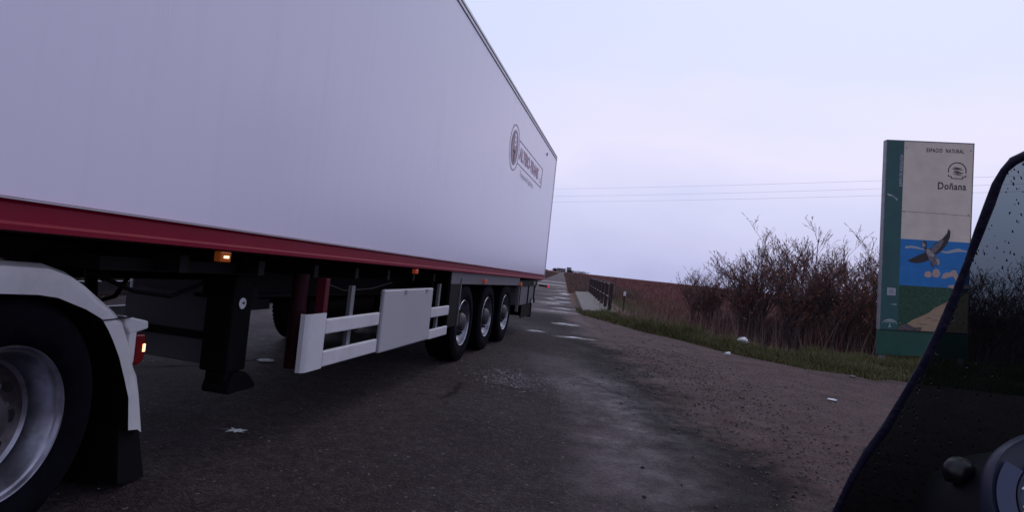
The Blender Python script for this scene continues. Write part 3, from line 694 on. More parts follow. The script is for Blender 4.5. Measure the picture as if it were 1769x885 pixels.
# side panels with a fine seam under the roof rail
mb = MB(); mb.box((.05, -.012, 1.18), (L_-.03, -.0, 3.90)); sidep = tilt(mb).build('side_panel', M['panel'], tr_)
mb = MB(); mb.prism([(-.02, 3.905), (.012, 3.905), (.014, 3.935), (-.004, 3.95), (.010, 3.965), (.004, 4.0), (-.03, 4.005)], 'x', -.012, L_)
tilt(mb).build('roof_rail', M['alu'], tr_)
mb = MB(); mb.box((-.02, -.045, 1.07), (.045, .008, 4.0)); tilt(mb).build('corner_post', M['alu'], tr_, bevel=.008)
mb = MB(); mb.box((-.03, -WD, 1.1), (-.0, -.05, 3.99)); tilt(mb).build('rear_door', M['panel'], tr_)
mb = MB(); mb.prism([(-.05, 1.182), (.018, 1.182), (.022, 1.172), (.010, 1.160), (.012, 1.098), (.024, 1.088), (.024, 1.068), (-.05, 1.062)], 'x', .05, L_)
tilt(mb).build('bottom_rail', M['rail_red'], tr_)
mb = MB(); mb.box((.05, .0225, 1.173), (L_, .024, 1.180)); tilt(mb).build('rail_seam', M['alu'], tr_)
mb = MB(); mb.box((1.46, .0, 3.70), (1.50, .02, 3.76)); tilt(mb).build('latch', M['alu'], tr_)
mb = MB(); mb.box((0, -WD+.03, 1.055), (L_, -.05, 1.10)); tilt(mb).build('floor_frame', M['black'], tr_)
# chassis beams and crossmembers
for yy in (-.62, -1.95):
    mb = MB(); mb.box((.1, yy-.07, .98), (12.2, yy+.07, 1.03)); mb.box((.1, yy-.012, .70 if 0 else .76), (10.9, yy+.012, .979)); mb.box((.1, yy-.07, .735), (10.9, yy+.07, .759)); mb.box((10.9, yy-.01, .90), (12.2, yy+.01, .979)); tilt(mb).build('chassis_beam', M['black'], tr_)
for k in range(18):
    s = .5+k*.66; mb = MB(); mb.box((s, -2.45, .93), (s+.06, -.1, 1.019)); tilt(mb).build('crossmember', M['black'], tr_)
# logo on the side
def T3(x0, z0, d=.004):
    return lambda x, y: Vector((x0-x, d, z0+y+TP*(x0-x)))
def ringmesh(cx, cz, rx, rz_, th_, n=64, y=.004):
    mb = MB(); vs = []
    for k in range(n):
        a = 2*PI*k/n
        for q in (1, 1-th_/rx): vs.append((cx+rx*q*math.cos(a), y, cz+rz_*q*math.sin(a)+TP*cx))
    return mb.add(vs, [(2*k, 2*k+1, (2*k+3) % (2*n), (2*k+2) % (2*n)) for k in range(n)])
LC = (4.76, 3.14)
ringmesh(LC[0], LC[1], .385, .37, .022).build('logo_ring', M['logo_line'], tr_, fix=False)
mb = MB(); mb.add([(LC[0]+.27*math.cos(2*PI*k/48), .004, LC[1]+TP*LC[0]+.28*math.sin(2*PI*k/48)) for k in range(48)], [tuple(range(48))]); disc = mb.build('logo_disc', M['logo_ink'], tr_, fix=False)
ringmesh(LC[0], LC[1], .245, .255, .012, y=.006).build('logo_inner_ring', M['logo_faint'], tr_, fix=False)
text('logo_letter', 'B', .27, M['panel'], tr_, T3(LC[0]+.09, LC[1]+.03, .008), 1.0, .006)
text('logo_letter', 'T', .27, M['s_black'], tr_, T3(LC[0]+.09, LC[1]-.23, .008), 1.0, .006)
mb = MB(); x0, x1, z0, z1 = 1.83, 4.40, 2.945, 3.345
for a, b_ in (((x0, z1-.016), (x1, z1)), ((x0, z0), (x1, z0+.016)), ((x0, z0+.016), (x0+.03, z1-.016))):
    mb.box((a[0], .0005, a[1]), (b_[0], .004, b_[1]))
tilt(mb).build('logo_frame', M['logo_line'], tr_)
text('logo_lettering', 'ALTIBO-TRANS', .30, M['logo_text'], tr_, T3(4.32, 3.045), .98, .008)
text('logo_lettering', 'S.L.', .12, M['logo_text'], tr_, T3(2.08, 3.03), .9, .003)
text('slogan_lettering', 'Transportes Frigoríficos', .14, M['logo_faint'], tr_, T3(4.15, 2.79), 1.0, .0)
# lamps along the rail
def side_lamp(s, z, w_, h_, m1_, hot=None):
    mb = MB(); mb.box((s-w_/2, -.02, z-h_/2), (s+w_/2, .022, z+h_/2)); o = tilt(mb).build('side_lamp', m1_, tr_, bevel=.006)
    if hot:
        mb = MB(); mb.box((s-.02, .022, z-.006), (s+.018, .0245, z+.006)); tilt(mb).build('bulb', hot, o)
side_lamp(11.6, 1.03, .085, .055, M['amber'], M['amberhot'])
side_lamp(8.7, 1.03, .07, .045, M['amberdim']); side_lamp(5.8, .965, .10, .055, M['amberdim']); side_lamp(2.95, .94, .10, .06, M['amberdim'])
# side guards (both sides)
def guards(sgn, y0):
    Y = lambda v: y0+sgn*v
    def bx(mb, x0, x1, ya, yb, z0, z1): return mb.box((x0, min(Y(ya), Y(yb)), z0), (x1, max(Y(ya), Y(yb)), z1))
    # curved end plate
    mb = MB(); prof = [(10.40, 0), (10.60, 0), (10.635, -.006), (10.655, -.02), (10.662, -.05), (10.648, -.05), (10.64, -.028), (10.625, -.02), (10.59, -.016), (10.40, -.016)]
    mb.prism([(u, Y(v)) for u, v in prof], 'z', .44, .835); mb.build('guard_end_plate', M['white'], tr_, smooth=True)
    for x0, x1, z0, z1 in ((9.45, 10.39, .68, .79), (9.45, 10.39, .445, .56), (7.42, 8.07, .655, .765), (7.42, 8.07, .42, .525)):
        bx(MB(), x0, x1, 0, -.035, z0, z1).build('guard_rail', M['white'], tr_, bevel=.010)
    bx(MB(), 8.11, 9.42, 0.012, -.03, .43, .985).build('pallet_box', M['boxpanel'], tr_, bevel=.014)
    for s in (9.93, 7.72): bx(MB(), s-.03, s+.03, -.04, -.07, .46, 1.02).build('guard_post', M['galv'], tr_)
    bx(MB(), 10.36, 10.42, -.02, -.09, .80, 1.08).build('guard_post', M['darkred'], tr_, bevel=.005)
    mb = MB(); mb.tube([(10.52, Y(-.16), .44), (10.52, Y(-.16), 1.1)], .055, 20); mb.tube([(10.52, Y(-.16), .84), (10.52, Y(-.16), .86)], .06, 20); mb.build('support_column', M['deepred'], tr_, smooth=True)
    # panels round the wheels
    mb = MB(); bx(mb, 2.98, 7.38, -.02, -.035, .915, 1.12); tilt(mb)
    mb.build('wheel_panel', M['greypanel'], tr_)
    bx(MB(), 6.98, 7.38, -.022, -.06, .49, 1.10).build('mudguard', M['black'], tr_, bevel=.006)
    bx(MB(), 6.95, 6.975, -.01, -.10, .49, 1.09).build('guard_strip', M['greypanel'], tr_)
    bx(MB(), 2.92, 2.97, -.01, -.06, .46, 1.03).build('guard_strip', M['greypanel'], tr_)
    # rear locker with frame
    o = bx(MB(), 1.0, 2.75, -.05, -.45, .56, .93).build('rear_locker', M['greypanel'], tr_, bevel=.01)
    for a in (1.0, 1.75, 2.7): bx(MB(), a, a+.05, -.03, -.049, .55, .94).build('locker_strap', M['black'], tr_)
    bx(MB(), .75, 2.9, -.03, -.5, .935, 1.05).build('rear_frame', M['black'], tr_)
    bx(MB(), 1.12, 1.36, -.015, -.028, .955, 1.03).build('plate_sticker', M['greypanel'], tr_)
    mb = MB(); mb.lathe([(.0, .0), (.05, 0), (.07, .02)], 16, c=(1.35, Y(-.03), .63)); mb.build('filler_cap', M['alu'], tr_)
    mb = MB(); mb.prism([(.30, 1.05), (.75, 1.05), (1.15, .55), (.95, .50)], 'y', min(Y(-.1), Y(-.5)), max(Y(-.1), Y(-.5))); mb.build('bumper_bracket', M['black'], tr_)
    bx(MB(), 1.30, 1.32, -.02, -.6, .26, .57).build('mud_flap', M['flap'], tr_)
    bx(MB(), 1.32, 2.4, -.04, -.06, .30, .56).build('mud_flap', M['flap'], tr_)
guards(1, 0); guards(-1, -WD)
# outline marker lamp on a rubber arm at the back
mb = MB(); mb.tube([(.06, -.1, .93), (.04, .03, .92), (.03, .10, .915)], .022, 8); mb.build('lamp_arm', M['plast'], tr_)
mb = MB(); mb.tube([(.03, .10, .915), (.03, .145, .913)], .026, 10); mb.build('marker_lamp', M['redmark'], tr_)
mb = MB(); mb.box((.1, -2.4, .52), (.2, -.15, .62)); mb.build('rear_bumper', M['black'], tr_)
# trailer wheels
def super_single():
    w = bpy.data.objects.new('wheel', None); COL.objects.link(w)
    mb = MB(); mb.lathe([(.292, -.045), (.31, -.018), (.35, -.002), (.41, .0), (.455, -.008), (.485, -.022), (.497, -.05), (.50, -.12), (.502, -.19), (.50, -.26), (.497, -.33), (.48, -.365), (.42, -.385), (.30, -.37)], 64)
    for k in range(56):  # tread blocks along the shoulder
        a = 2*PI*k/56; c_, s_ = math.cos(a), math.sin(a)
        mb.add([(.486*math.cos(a+q)*1, yy, .486*math.sin(a+q)) if rr_ == 0 else (.506*math.cos(a+q), yy-.004, .506*math.sin(a+q)) for rr_ in (0, 1) for q in (-.03, .03) for yy in (-.02, -.09)], [(4, 5, 7, 6), (0, 1, 5, 4), (2, 3, 7, 6), (0, 2, 6, 4), (1, 3, 7, 5)])
    mb.build('tyre', M['rubber'], w, smooth=True)
    mb = MB(); mb.lathe([(.292, -.04), (.302, -.016), (.297, -.010), (.286, -.018), (.280, -.05), (.272, -.075), (.262, -.10), (.25, -.118), (.22, -.112), (.195, -.085), (.17, -.07), (.135, -.066), (.13, -.066)], 64)
    for k in range(10):
        a = 2*PI*k/10+.2; c = Vector((.232*math.cos(a), -.1135, .232*math.sin(a))); n_ = 12
        tang = Vector((-math.sin(a), 0, math.cos(a))); rad = Vector((math.cos(a), -.0, math.sin(a)))
        mb.add([c+tang*.030*math.cos(2*PI*j/n_)+rad*.019*math.sin(2*PI*j/n_)+Vector((0, .012+.016*math.sin(2*PI*j/n_)*-1, 0)) for j in range(n_)], [tuple(range(n_))], 1)
        a += .31; q = Vector((.158*math.cos(a), -.07, .158*math.sin(a))); mb.tube([q, q+Vector((0, .045, 0))], [.019, .015], 6, 1)
    mb.build('rim', [M['rim'], M['hole']], w, smooth=True)
    mb = MB(); mb.lathe([(.13, -.067), (.128, -.03), (.115, -.015), (.105, .0), (.075, .012), (.0, .014)], 32); mb.build('hub', M['rimdark'], w, smooth=True)
    return w
w0 = super_single()
for i in range(3):
    for sd in (0, 1):
        w = w0 if (i, sd) == (0, 0) else dup(w0)
        w.parent = tr_; s = 6.6-1.31*i
        w.location = (s, -.03 if sd == 0 else -WD+.03, .5); w.rotation_euler = (0, .4*i, 0) if sd == 0 else (0, 0, PI)
    mb = MB(); mb.tube([(6.6-1.31*i, -.4, .5), (6.6-1.31*i, -2.15, .5)], .07, 16); mb.build('axle', M['black'], tr_)
# landing gear
def leg(y):
    mb = MB(); mb.box((10.78, y-.10, .44), (10.98, y+.10, 1.06)); mb.box((10.81, y-.075, .36), (10.95, y+.075, .44))
    mb.prism([(10.66, .30), (10.95, .30), (10.95, .33), (10.93, .38), (10.90, .43), (10.78, .43), (10.70, .37), (10.66, .33)], 'y', y-.09, y+.11)
    return mb.build('landing_leg', M['flap'], tr_, bevel=.015)
lg = leg(-.44); leg(-2.05)
mb = MB(); mb.tube([(10.99, -.36, .865), (10.99, -.339, .865)], .036, 20); mb.add([(0, 0, 0)], [])
mb2 = MB(); mb2.lathe([(.0, .0), (.036, .0), (.036, -.004)], 24, c=(10.90, -.330, .885)); st = mb2.build('round_sticker', M['litter'], tr_)
mb = MB(); mb.prism([(10.885, .875), (10.915, .892), (10.88, .896)], 'y', -.3295, -.328); mb.build('sticker_mark', M['s_black'], tr_)
mb = MB(); mb.box((10.55, -.44, .83), (10.779, -.36, .90)); mb.box((10.70, -.44, .90), (10.779, -.36, .99)); mb.build('crank_bracket', M['black'], tr_)
# grey splash plate between the legs, chamfered at its far upper corner
mb = MB(); mb.prism([(-.54, .90), (-1.20, .915), (-1.32, .84), (-1.32, .44), (-.54, .43)], 'x', 10.76, 10.775); mb.build('splash_plate', M['greypanel'], tr_)
mb = MB(); mb.box((10.776, -1.34, .60), (10.80, -.54, .65)); mb.box((10.74, -.95, .44), (10.758, -.54, .66)); mb.build('brace', M['black'], tr_)
mb = MB(); mb.tube([(11.3, -1.1, 1.02), (10.9, -1.45, .55)], .035, 8); mb.tube([(11.6, -.7, 1.02), (11.0, -1.3, .95)], .03, 8); mb.build('strut', M['black'], tr_)
mb = MB(); mb.box((10.9, -2.3, .92), (12.1, -.25, .985)); tilt(mb).build('kingpin_plate', M['black'], tr_)
mb = MB(); mb.tube([(9.3, -.9, .74), (7.9, -.9, .74)], .16, 20); mb.build('air_tank', M['black'], tr_, smooth=True)

for k, (pts, r) in enumerate((([(11.9, -.5, 1.06), (11.7, -.42, .97), (11.4, -.45, .93), (11.1, -.5, .99), (10.9, -.55, 1.05)], .012), ([(10.3, -.12, 1.04), (9.9, -.14, .97), (9.4, -.13, .98), (8.9, -.15, 1.03)], .010), ([(7.9, -.1, 1.03), (7.6, -.14, .93), (7.45, -.2, .80), (7.35, -.3, .70)], .012), ([(12.0, -1.2, .9), (11.5, -1.0, .80), (11.1, -1.1, .85), (10.8, -1.3, .95)], .014))):
    MB().tube([Vector(p) for p in pts], r, 8).build('cable', M['plast'], tr_, smooth=True)
for s in (8.3, 8.9): MB().box((s, .012, .94), (s+.05, .02, .975)).build('box_catch', M['alu'], tr_)

# ------------------------------------------------------------------ tractor unit (rear end)
tc_ = thing('tractor_unit', 'rear end of the tractor with a white wheel fender and lit red tail lamp', 'lorry', (-1.85, 2.36, .5), math.atan2(-math.cos(.07), -math.sin(.07)))
dw = bpy.data.objects.new('drive_wheel', None); COL.objects.link(dw); dw.parent = tc_
mb = MB()
for off in (0, -.36):
    mb.lathe([(.30, off-.03), (.315, off-.012), (.36, off+.008), (.42, off+.012), (.46, off+.0), (.485, off-.02), (.497, off-.05), (.50, off-.15), (.497, off-.25), (.48, off-.285), (.42, off-.30), (.30, off-.28)], 96)
mb.build('tyre', M['rubber'], dw, smooth=True)
mb = MB(); mb.lathe([(.298, -.03), (.306, -.008), (.303, -.002), (.296, -.004), (.290, -.018), (.280, -.022), (.274, -.034), (.262, -.075), (.250, -.10), (.247, -.118), (.232, -.128), (.226, -.135), (.20, -.155), (.175, -.168), (.15, -.17), (.14, -.17)], 96)
for k in range(10):
    a = 2*PI*k/10+.12; n_ = 16; rad = Vector((math.cos(a), .0, math.sin(a))); tang = Vector((-math.sin(a), 0, math.cos(a)))
    c = rad*.2085+Vector((0, -.1465, 0)); sl_ = Vector((math.cos(a), .55, math.sin(a)))
    mb.add([c+tang*.028*math.cos(2*PI*j/n_)+sl_*.021*math.sin(2*PI*j/n_) for j in range(n_)], [tuple(range(n_))], 1)
for q_ in range(96*10, 96*15): mb.m[q_] = 2  # darker metal on the inner disc of the rim
mb.build('rim', [M['rim'], M['hole'], M['rimdisc']], dw, smooth=True)
mb = MB()
for k in range(10):
    a = 2*PI*k/10+.43; q = Vector((.158*math.cos(a), -.168, .158*math.sin(a))); mb.tube([q, q+Vector((0, .012, 0)), q+Vector((0, .013, 0)), q+Vector((0, .042, 0))], [.020, .020, .015, .012], 6)
mb.build('wheel_nuts', M['rim'], dw)
mb = MB(); mb.lathe([(.138, -.17), (.136, -.12), (.125, -.10), (.10, -.095), (.095, -.06), (.06, -.052), (0, -.05)], 40); mb.build('hub', M['rimdark'], dw, smooth=True)
# fender: arc band with side skirt
FO = [(.62, .36), (.60, .50), (.54, .62), (.36, .64), (.13, .633), (-.10, .622), (-.22, .588), (-.30, .548), (-.40, .485), (-.49, .43), (-.56, .372), (-.62, .27), (-.68, .14), (-.712, .095), (-.745, .0), (-.80, -.205)]
FI = [(.50, .30), (.48, .42), (.43, .49), (.30, .515), (.11, .513), (-.05, .503), (-.15, .487), (-.22, .462), (-.31, .43), (-.412, .38), (-.46, .325), (-.50, .27), (-.551, .19), (-.60, .09), (-.65, -.02), (-.675, -.183)]
def band(i0, i1, name):
    vs = []; fs = []
    y1, y0 = .045, -.62
    for (a, b_), (c_, d_) in zip(FO[i0:i1], FI[i0:i1]):
        cx_, cz_ = a*.985, b_-.012
        vs += [(a*.99, y0, b_-.02), (a, y1-.05, b_), (cx_-(.0), y1-.012, cz_-.006), (a*.5+c_*.5, y1, (b_+d_)/2), (c_, y1-.004, d_), (c_+.0, y1-.03, d_+.004), (a*.97, y0+.03, b_-.05)]
    m_ = 7
    for k in range(i1-i0-1):
        for j in range(m_):
            j2 = (j+1) % m_; fs.append((k*m_+j, k*m_+j2, (k+1)*m_+j2, (k+1)*m_+j))
    fs.append(tuple(range(m_))); fs.append(tuple((i1-i0-1)*m_+j for j in range(m_)))
    mb = MB(); mb.add(vs, fs); mb.m = [1 if (i < (i1-i0-1)*m_ and i % m_ in (4, 5)) else 0 for i in range(len(fs))]; return mb.build(name, [M['white_fender'], M['flap']], tc_, smooth=True)
band(0, 11, 'fender'); band(10, 16, 'fender_skirt')
mb = MB(); mb.box((-.595, -.0, .372), (-.405, .0475, .378)); mb.build('fender_seam', M['s_black'], tc_)
mb = MB(); mb.prism([(-.565, .385), (-.745, .345), (-.752, .305), (-.62, .288), (-.58, .33)], 'y', -.5, .036); mb.build('lamp_bracket', M['white_fender'], tc_, bevel=.01)
mb = MB(); mb.box((-.668, -.10, .145), (-.618, .034, .30)); mb.build('lamp_bracket', M['white_fender'], tc_, bevel=.006)
mb = MB(); mb.prism([(-.672, .285), (-.745, .278), (-.752, .15), (-.70, .125), (-.672, .14)], 'y', -.40, .030); tl = mb.build('tail_lamp', M['redlens'], tc_, bevel=.01)
mb = MB(); mb.box((-.745, -.06, .192), (-.728, .0325, .230)); mb.build('bulb', M['redhot'], tl)
mb = MB(); mb.prism([(-.66, -.17), (-.80, -.17), (-.90, -.49), (-.70, -.46)], 'y', -.6, .0); mb.build('mud_flap', M['flap'], tc_)
for yy in (-.75, -1.55):
    mb = MB(); mb.box((-.75, yy-.04, .25), (5, yy+.04, .50)); mb.build('chassis_beam', M['black'], tc_)
mb = MB(); mb.prism([(-.62, .40), (-.1, .48), (.5, .48), (.5, .40)], 'y', -1.7, -.75); mb.build('fifth_wheel', M['black'], tc_)
mb = MB(); mb.box((-.80, -2.0, .22), (-.74, -.35, .42)); mb.build('rear_crossbar', M['black'], tc_)
mb = MB(); mb.tube([(0, -.2, 0), (0, -2.1, 0)], .08, 16); mb.lathe([(0, -.2), (.2, -.1), (.2, .1), (0, .2)], 20, c=(0, -1.15, 0)); mb.build('axle', M['black'], tc_)
far = dup(dw); far.parent = tc_; far.location = (0, -2.3, 0); far.rotation_euler = (0, 0, PI)

# ------------------------------------------------------------------ information sign
SX, SD = .01294, 13.92
sg = thing('information_sign', 'tall green and beige park sign with a painted goose over blue water', 'sign', (8.40, 13.92, 0)); sg.rotation_euler = (0, math.radians(-3.2), math.radians(-1.5))
Zt_, Zb_ = 5.02, .775      # board top and bottom above ground
def S(px, py, d=0):        # photo mark -> place on the board (metres from its lower left corner), face normal -y
    xl = 1533-(py-238)*.033; yt = 238+.085*(px-1533)
    return (1.0*(px-xl)*SX-.0, -d, Zt_-(py-yt)*SX*.992)
def face(poly, mname, d, name):
    mb = MB(); mb.add([S(x, y, d) for x, y in poly], [tuple(range(len(poly)))])
    o = mb.build(name, M[mname], sg, fix=False); return o
Wb = 148*SX
mb = MB(); mb.box((0, 0, Zb_), (Wb, .10, Zt_)); mb.build('board', M['s_beige'], sg, bevel=.004)
mb = MB(); mb.box((-.02, -.006, Zb_-.006), (.0-.001, .106, Zt_+.01)); mb.box((0, -.004, Zt_+.001), (Wb+.02, .104, Zt_+.02)); mb.box((Wb+.001, -.006, Zb_), (Wb+.016, .106, Zt_)); mb.build('edge_trim', M['galv'], sg)
SG = .385
mb = MB(); mb.box((.001, -.003, Zb_), (SG, -.0005, Zt_-.001)); mb.build('green_strip', M['s_green'], sg)
mb = MB(); mb.box((-.03, .02, .20), (Wb+.05, .08, Zb_-.008)); mb.build('base_board', M['s_base'], sg, bevel=.004)
mb = MB(); mb.box((-.0, -.002, Zb_-.016), (Wb, .0195, Zb_-.002)); mb.build('shadow_gap', M['s_black'], sg)
for xx in (.02, Wb-.16):
    mb = MB(); mb.box((xx, .03, -.1), (xx+.13, .07, .19)); mb.box((xx+.05, .071, -.1), (xx+.08, .14, 2.5)); mb.build('leg', M['galv'], sg)
def P(pts, name, m_, d):     # pts in board metres
    mb = MB(); mb.add([(u, -d, v) for u, v in pts], [tuple(range(len(pts)))]); return mb.build(name, M[m_], sg, fix=False)
# blue water
Bt, Bb = Zt_-2.20, Zt_-3.24
P([(SG, Bt), (Wb-.001, Bt-.02), (Wb-.001, Bb-.02), (SG, Bb)], 'blue_field', 's_blue', .002)
P([(SG, Bb-.0), (Wb-.001, Bb-.02), (Wb-.001, Zb_+.001), (SG, Zb_+.001)], 'green_field', 's_field', .0022)
def wave(pts, th_, name, m_, d):
    P([(u, v+t_/2) for (u, v), t_ in zip(pts, th_)]+[(u, v-t_/2) for (u, v), t_ in list(zip(pts, th_))[::-1]], name, m_, d)
Q = lambda zx, zy: (S(1550+zx*.12433, 390+zy*.12433)[0], S(1550+zx*.12433, 390+zy*.12433)[2])     # marks read off an enlargement of the picture part
wave([Q(118, 296), Q(200, 292), Q(290, 310), Q(390, 342)], [.055, .05, .045, .02], 'white_wave', 's_white', .004)
wave([Q(610, 372), Q(680, 390), Q(760, 375), Q(840, 362), Q(920, 380), Q(1000, 396), Q(1060, 400)], [.03, .05, .07, .08, .04, .025, .03], 'white_wave', 's_white', .004)
for cx_, cy_, rx_, ry_ in ((430, 688, 50, 46), (542, 676, 54, 62)):
    P([Q(cx_+rx_*math.cos(a)*(1+.06*math.sin(3*a)), cy_+ry_*math.sin(a)) for a in np.linspace(0, 2*PI, 22)[:-1]], 'pink_stone', 's_pink', .004)
P([Q(*p) for p in ((612, 748), (640, 690), (680, 668), (720, 676), (770, 640), (810, 645), (830, 700), (862, 742), (850, 775), (810, 785), (770, 730), (720, 735), (660, 756))], 'pink_stone', 's_pink', .004)
P([Q(*p) for p in ((690, 866), (740, 848), (850, 850), (1000, 862), (1040, 900), (900, 905), (760, 900))], 'pink_stone', 's_pink', .005)
wave([Q(640, 600), Q(760, 618), Q(900, 636), Q(1000, 650)], [.006, .012, .012, .01], 'water_line', 's_green', .004)
# goose
P([Q(*p) for p in ((150, 480), (230, 445), (320, 405), (400, 375), (440, 400), (455, 480), (380, 512), (280, 526), (200, 510))], 'goose_wing', 's_bird', .006)
P([Q(*p) for p in ((455, 330), (540, 250), (630, 190), (690, 120), (708, 58), (735, 95), (728, 180), (690, 270), (620, 360), (530, 415), (480, 380))], 'goose_wing', 's_bird', .006)
P([Q(*p) for p in ((460, 325), (540, 262), (630, 200), (640, 240), (590, 320), (530, 385), (495, 380))], 'goose_feathers', 's_grey', .008)
P([Q(*p) for p in ((385, 330), (400, 310), (455, 335), (515, 395), (540, 450), (580, 480), (588, 540), (560, 578), (510, 545), (450, 490), (410, 410), (392, 370))], 'goose_body', 's_grey', .010)
P([Q(*p) for p in ((400, 335), (450, 345), (515, 410), (500, 450), (440, 430), (408, 385))], 'goose_breast', 's_bird2', .012)
P([Q(*p) for p in ((540, 470), (582, 485), (586, 540), (556, 574), (548, 530))], 'goose_tail', 's_bird2', .012)
P([Q(*p) for p in ((355, 300), (385, 300), (408, 275), (405, 245), (370, 215), (345, 245), (342, 285))], 'goose_head', 's_bird2', .012)
P([Q(*p) for p in ((375, 208), (410, 245), (402, 330), (390, 345), (392, 260), (360, 240))], 'goose_neck', 's_bird', .014)
P([Q(*p) for p in ((458, 525), (480, 520), (515, 590), (500, 595), (478, 560))], 'goose_foot', 's_brown', .012)
# leaves on the green field
rr = random.Random(5); mb = MB()
Q2 = lambda zx, zy: (S(1515+zx*.18083, 480+zy*.18083)[0], S(1515+zx*.18083, 480+zy*.18083)[2])
for k in range(150):
    zx = rr.gauss(590, 75); zy = rr.gauss(190, 55)
    if zy > 470-(zx-300)*.55-25 or zx > 760 or zx < 330 or zy < 70: continue
    u, v = Q2(zx, zy); a = rr.random()*3; s = rr.uniform(.010, .026)
    mb.add([(u-s*math.cos(a), -.004, v-s*math.sin(a)*.6), (u+s*.3*math.sin(a), -.004, v-s*.3), (u+s*math.cos(a), -.004, v+s*math.sin(a)*.6), (u-s*.3*math.sin(a), -.004, v+s*.3)], [(0, 1, 2, 3)])
mb.build('painted_leaves', M['s_leaf'], sg, fix=False)
pv = [Q2(*p) for p in ((298, 440), (340, 412), (420, 380), (500, 345), (545, 305), (600, 280), (690, 235), (760, 200), (900, 150))]
P([(SG+.10, Zb_+.001)]+pv+[(Wb-.002, pv[-1][1]), (Wb-.002, Zb_+.001)], 'painted_path', 's_path', .004)
P([(SG, Zb_+.001)]+[Q2(*p) for p in ((225, 460), (290, 445), (335, 465), (370, 485), (435, 480), (425, 515))]+[(SG+.5, Zb_+.001)], 'painted_rocks', 's_rock', .006)
for a in (((390, 445), (440, 455), (490, 458)), ((460, 400), (500, 395), (540, 402)), ((530, 425), (560, 418), (600, 425)), ((600, 385), (640, 380), (690, 385))):
    wave([Q2(*p) for p in a], [.004, .018, .004], 'path_stroke', 's_brown', .006)
for vv in (Zb_+.15, Zb_+1.4, Zb_+2.65, Zt_-.15):
    for uu in (SG+.05, Wb-.06):
        mb = MB(); mb.tube([(uu, -.001, vv), (uu, -.007, vv)], .013, 10); mb.build('bolt', M['galv'], sg)
# strip marks: sticker, small line, arcs emblem
u, v = Q2(148, 127); P([(u-.10, v-.085), (u+.09, v-.09), (u+.09, v+.075), (u-.10, v+.085)], 'white_sticker', 's_white', .005)
for k in range(4): wave([(u-.06, v+.04-k*.028), (u+.05, v+.038-k*.028)], [.007, .007], 'sticker_line', 's_green', .007)
u, v = Q2(160, 254); wave([(u-.07, v), (u+.0, v+.002), (u+.08, v+.006)], [.006, .012, .03], 'small_mark', 's_white', .005)
u, v = Q2(132, 440)
def arc(r, th_, a0, a1, nm, squash=.8):
    A_ = np.linspace(a0, a1, 20); P([(u+r*math.cos(a), v-.03+r*math.sin(a)*squash) for a in A_]+[(u+(r-th_*math.sin(max(0, (a-a0)/(a1-a0)*PI)))*math.cos(a), v-.03+(r-th_*math.sin((a-a0)/(a1-a0)*PI))*math.sin(a)*squash) for a in A_[::-1]], nm, 's_white', .005)
arc(.175, .035, .15, PI-.15, 'emblem_arc'); arc(.125, .03, .35, PI-.35, 'emblem_arc')
P([(u-.03, v-.075), (u+.03, v-.075), (u+.012, v-.03), (u+.008, v+.02), (u-.008, v+.02), (u-.012, v-.03)], 'emblem_figure', 's_white', .005)
# upper lettering
Q3 = lambda zx, zy: (S(1540+zx*.11867, 240+zy*.11867)[0], S(1540+zx*.11867, 240+zy*.11867)[2])
def ST(o_, d): return lambda x, y: Vector((o_[0]+x, -d, o_[1]+y))
u, v = Q3(525, 168); text('title_lettering', 'ESPACIO  NATURAL', .122, M['s_black'], sg, ST((u-.03, v-.012), .004), .64, .002, spacing=1.22)
u, v = Q3(665, 722); text('name_lettering', 'Doñana', .225, M['s_black'], sg, ST((u, v-.012), .004), .84, .003, spacing=1.08)
u, v = Q3(172, 150); text('strip_lettering', 'JUNTA DE ANDALUCIA', .085, M['s_white'], sg, lambda x, y: Vector((u-.0+(-y)+.0, -.005, v-.78+(x))), .74, .003) if 0 else text('strip_lettering', 'JUNTA DE ANDALUCIA', .088, M['s_white'], sg, ST((u, v-.80), .005), .78, .003, rot90=True)
# arch emblem
cx_, cz_ = Q3(950, 480); 
def stroke(pts, w_, nm='park_emblem', m_='s_black', d=.004): wave([(a, b__) for a, b__ in pts], [w_]*len(pts), nm, m_, d)
def arcband(cx, cz, r, w_, a0, a1, nm):
    A_ = np.linspace(a0, a1, 28); P([(cx+r*math.cos(a), cz+r*math.sin(a)) for a in A_]+[(cx+(r-w_)*math.cos(a), cz+(r-w_)*math.sin(a)) for a in A_[::-1]], nm, 's_black', .004)
arcband(cx_, cz_, .205, .021, -.05*PI, 1.05*PI, 'park_emblem')
zb = cz_-.165
stroke([(cx_-.135, zb), (cx_+.135, zb)], .016)
for sx_ in (-1, 1):
    P([(cx_+sx_*.135, zb-.008), (cx_+sx_*.135, zb+.05), (cx_+sx_*.12, zb+.05), (cx_+sx_*.12, zb-.008)], 'park_emblem', 's_black', .0045)
    P([(cx_+sx_*.12, zb+.05), (cx_+sx_*.20, zb+.05), (cx_+sx_*.20, zb+.036), (cx_+sx_*.12, zb+.036)], 'park_emblem', 's_black', .005)
    P([(cx_+sx_*.20, zb+.036), (cx_+sx_*.20, zb+.085), (cx_+sx_*.185, zb+.085), (cx_+sx_*.185, zb+.036)], 'park_emblem', 's_black', .0055)
for k, (dz, xa, xb, w_) in enumerate(((.075, -.10, .10, .022), (.045, -.11, .13, .028), (-.0, -.09, .07, .018), (-.03, -.08, .14, .030), (-.06, -.10, .10, .016), (-.085, -.06, .12, .010))):
    wave([(cx_+xa, cz_+dz), (cx_+(xa+xb)/2-.03, cz_+dz+.006), (cx_+(xa+xb)/2+.03, cz_+dz-.004), (cx_+xb, cz_+dz-.008)], [w_*.3, w_, w_*.8, w_*.3], 'emblem_scribble', 's_black', .004)
u, v = SG-.34, Zt_-1.27; 
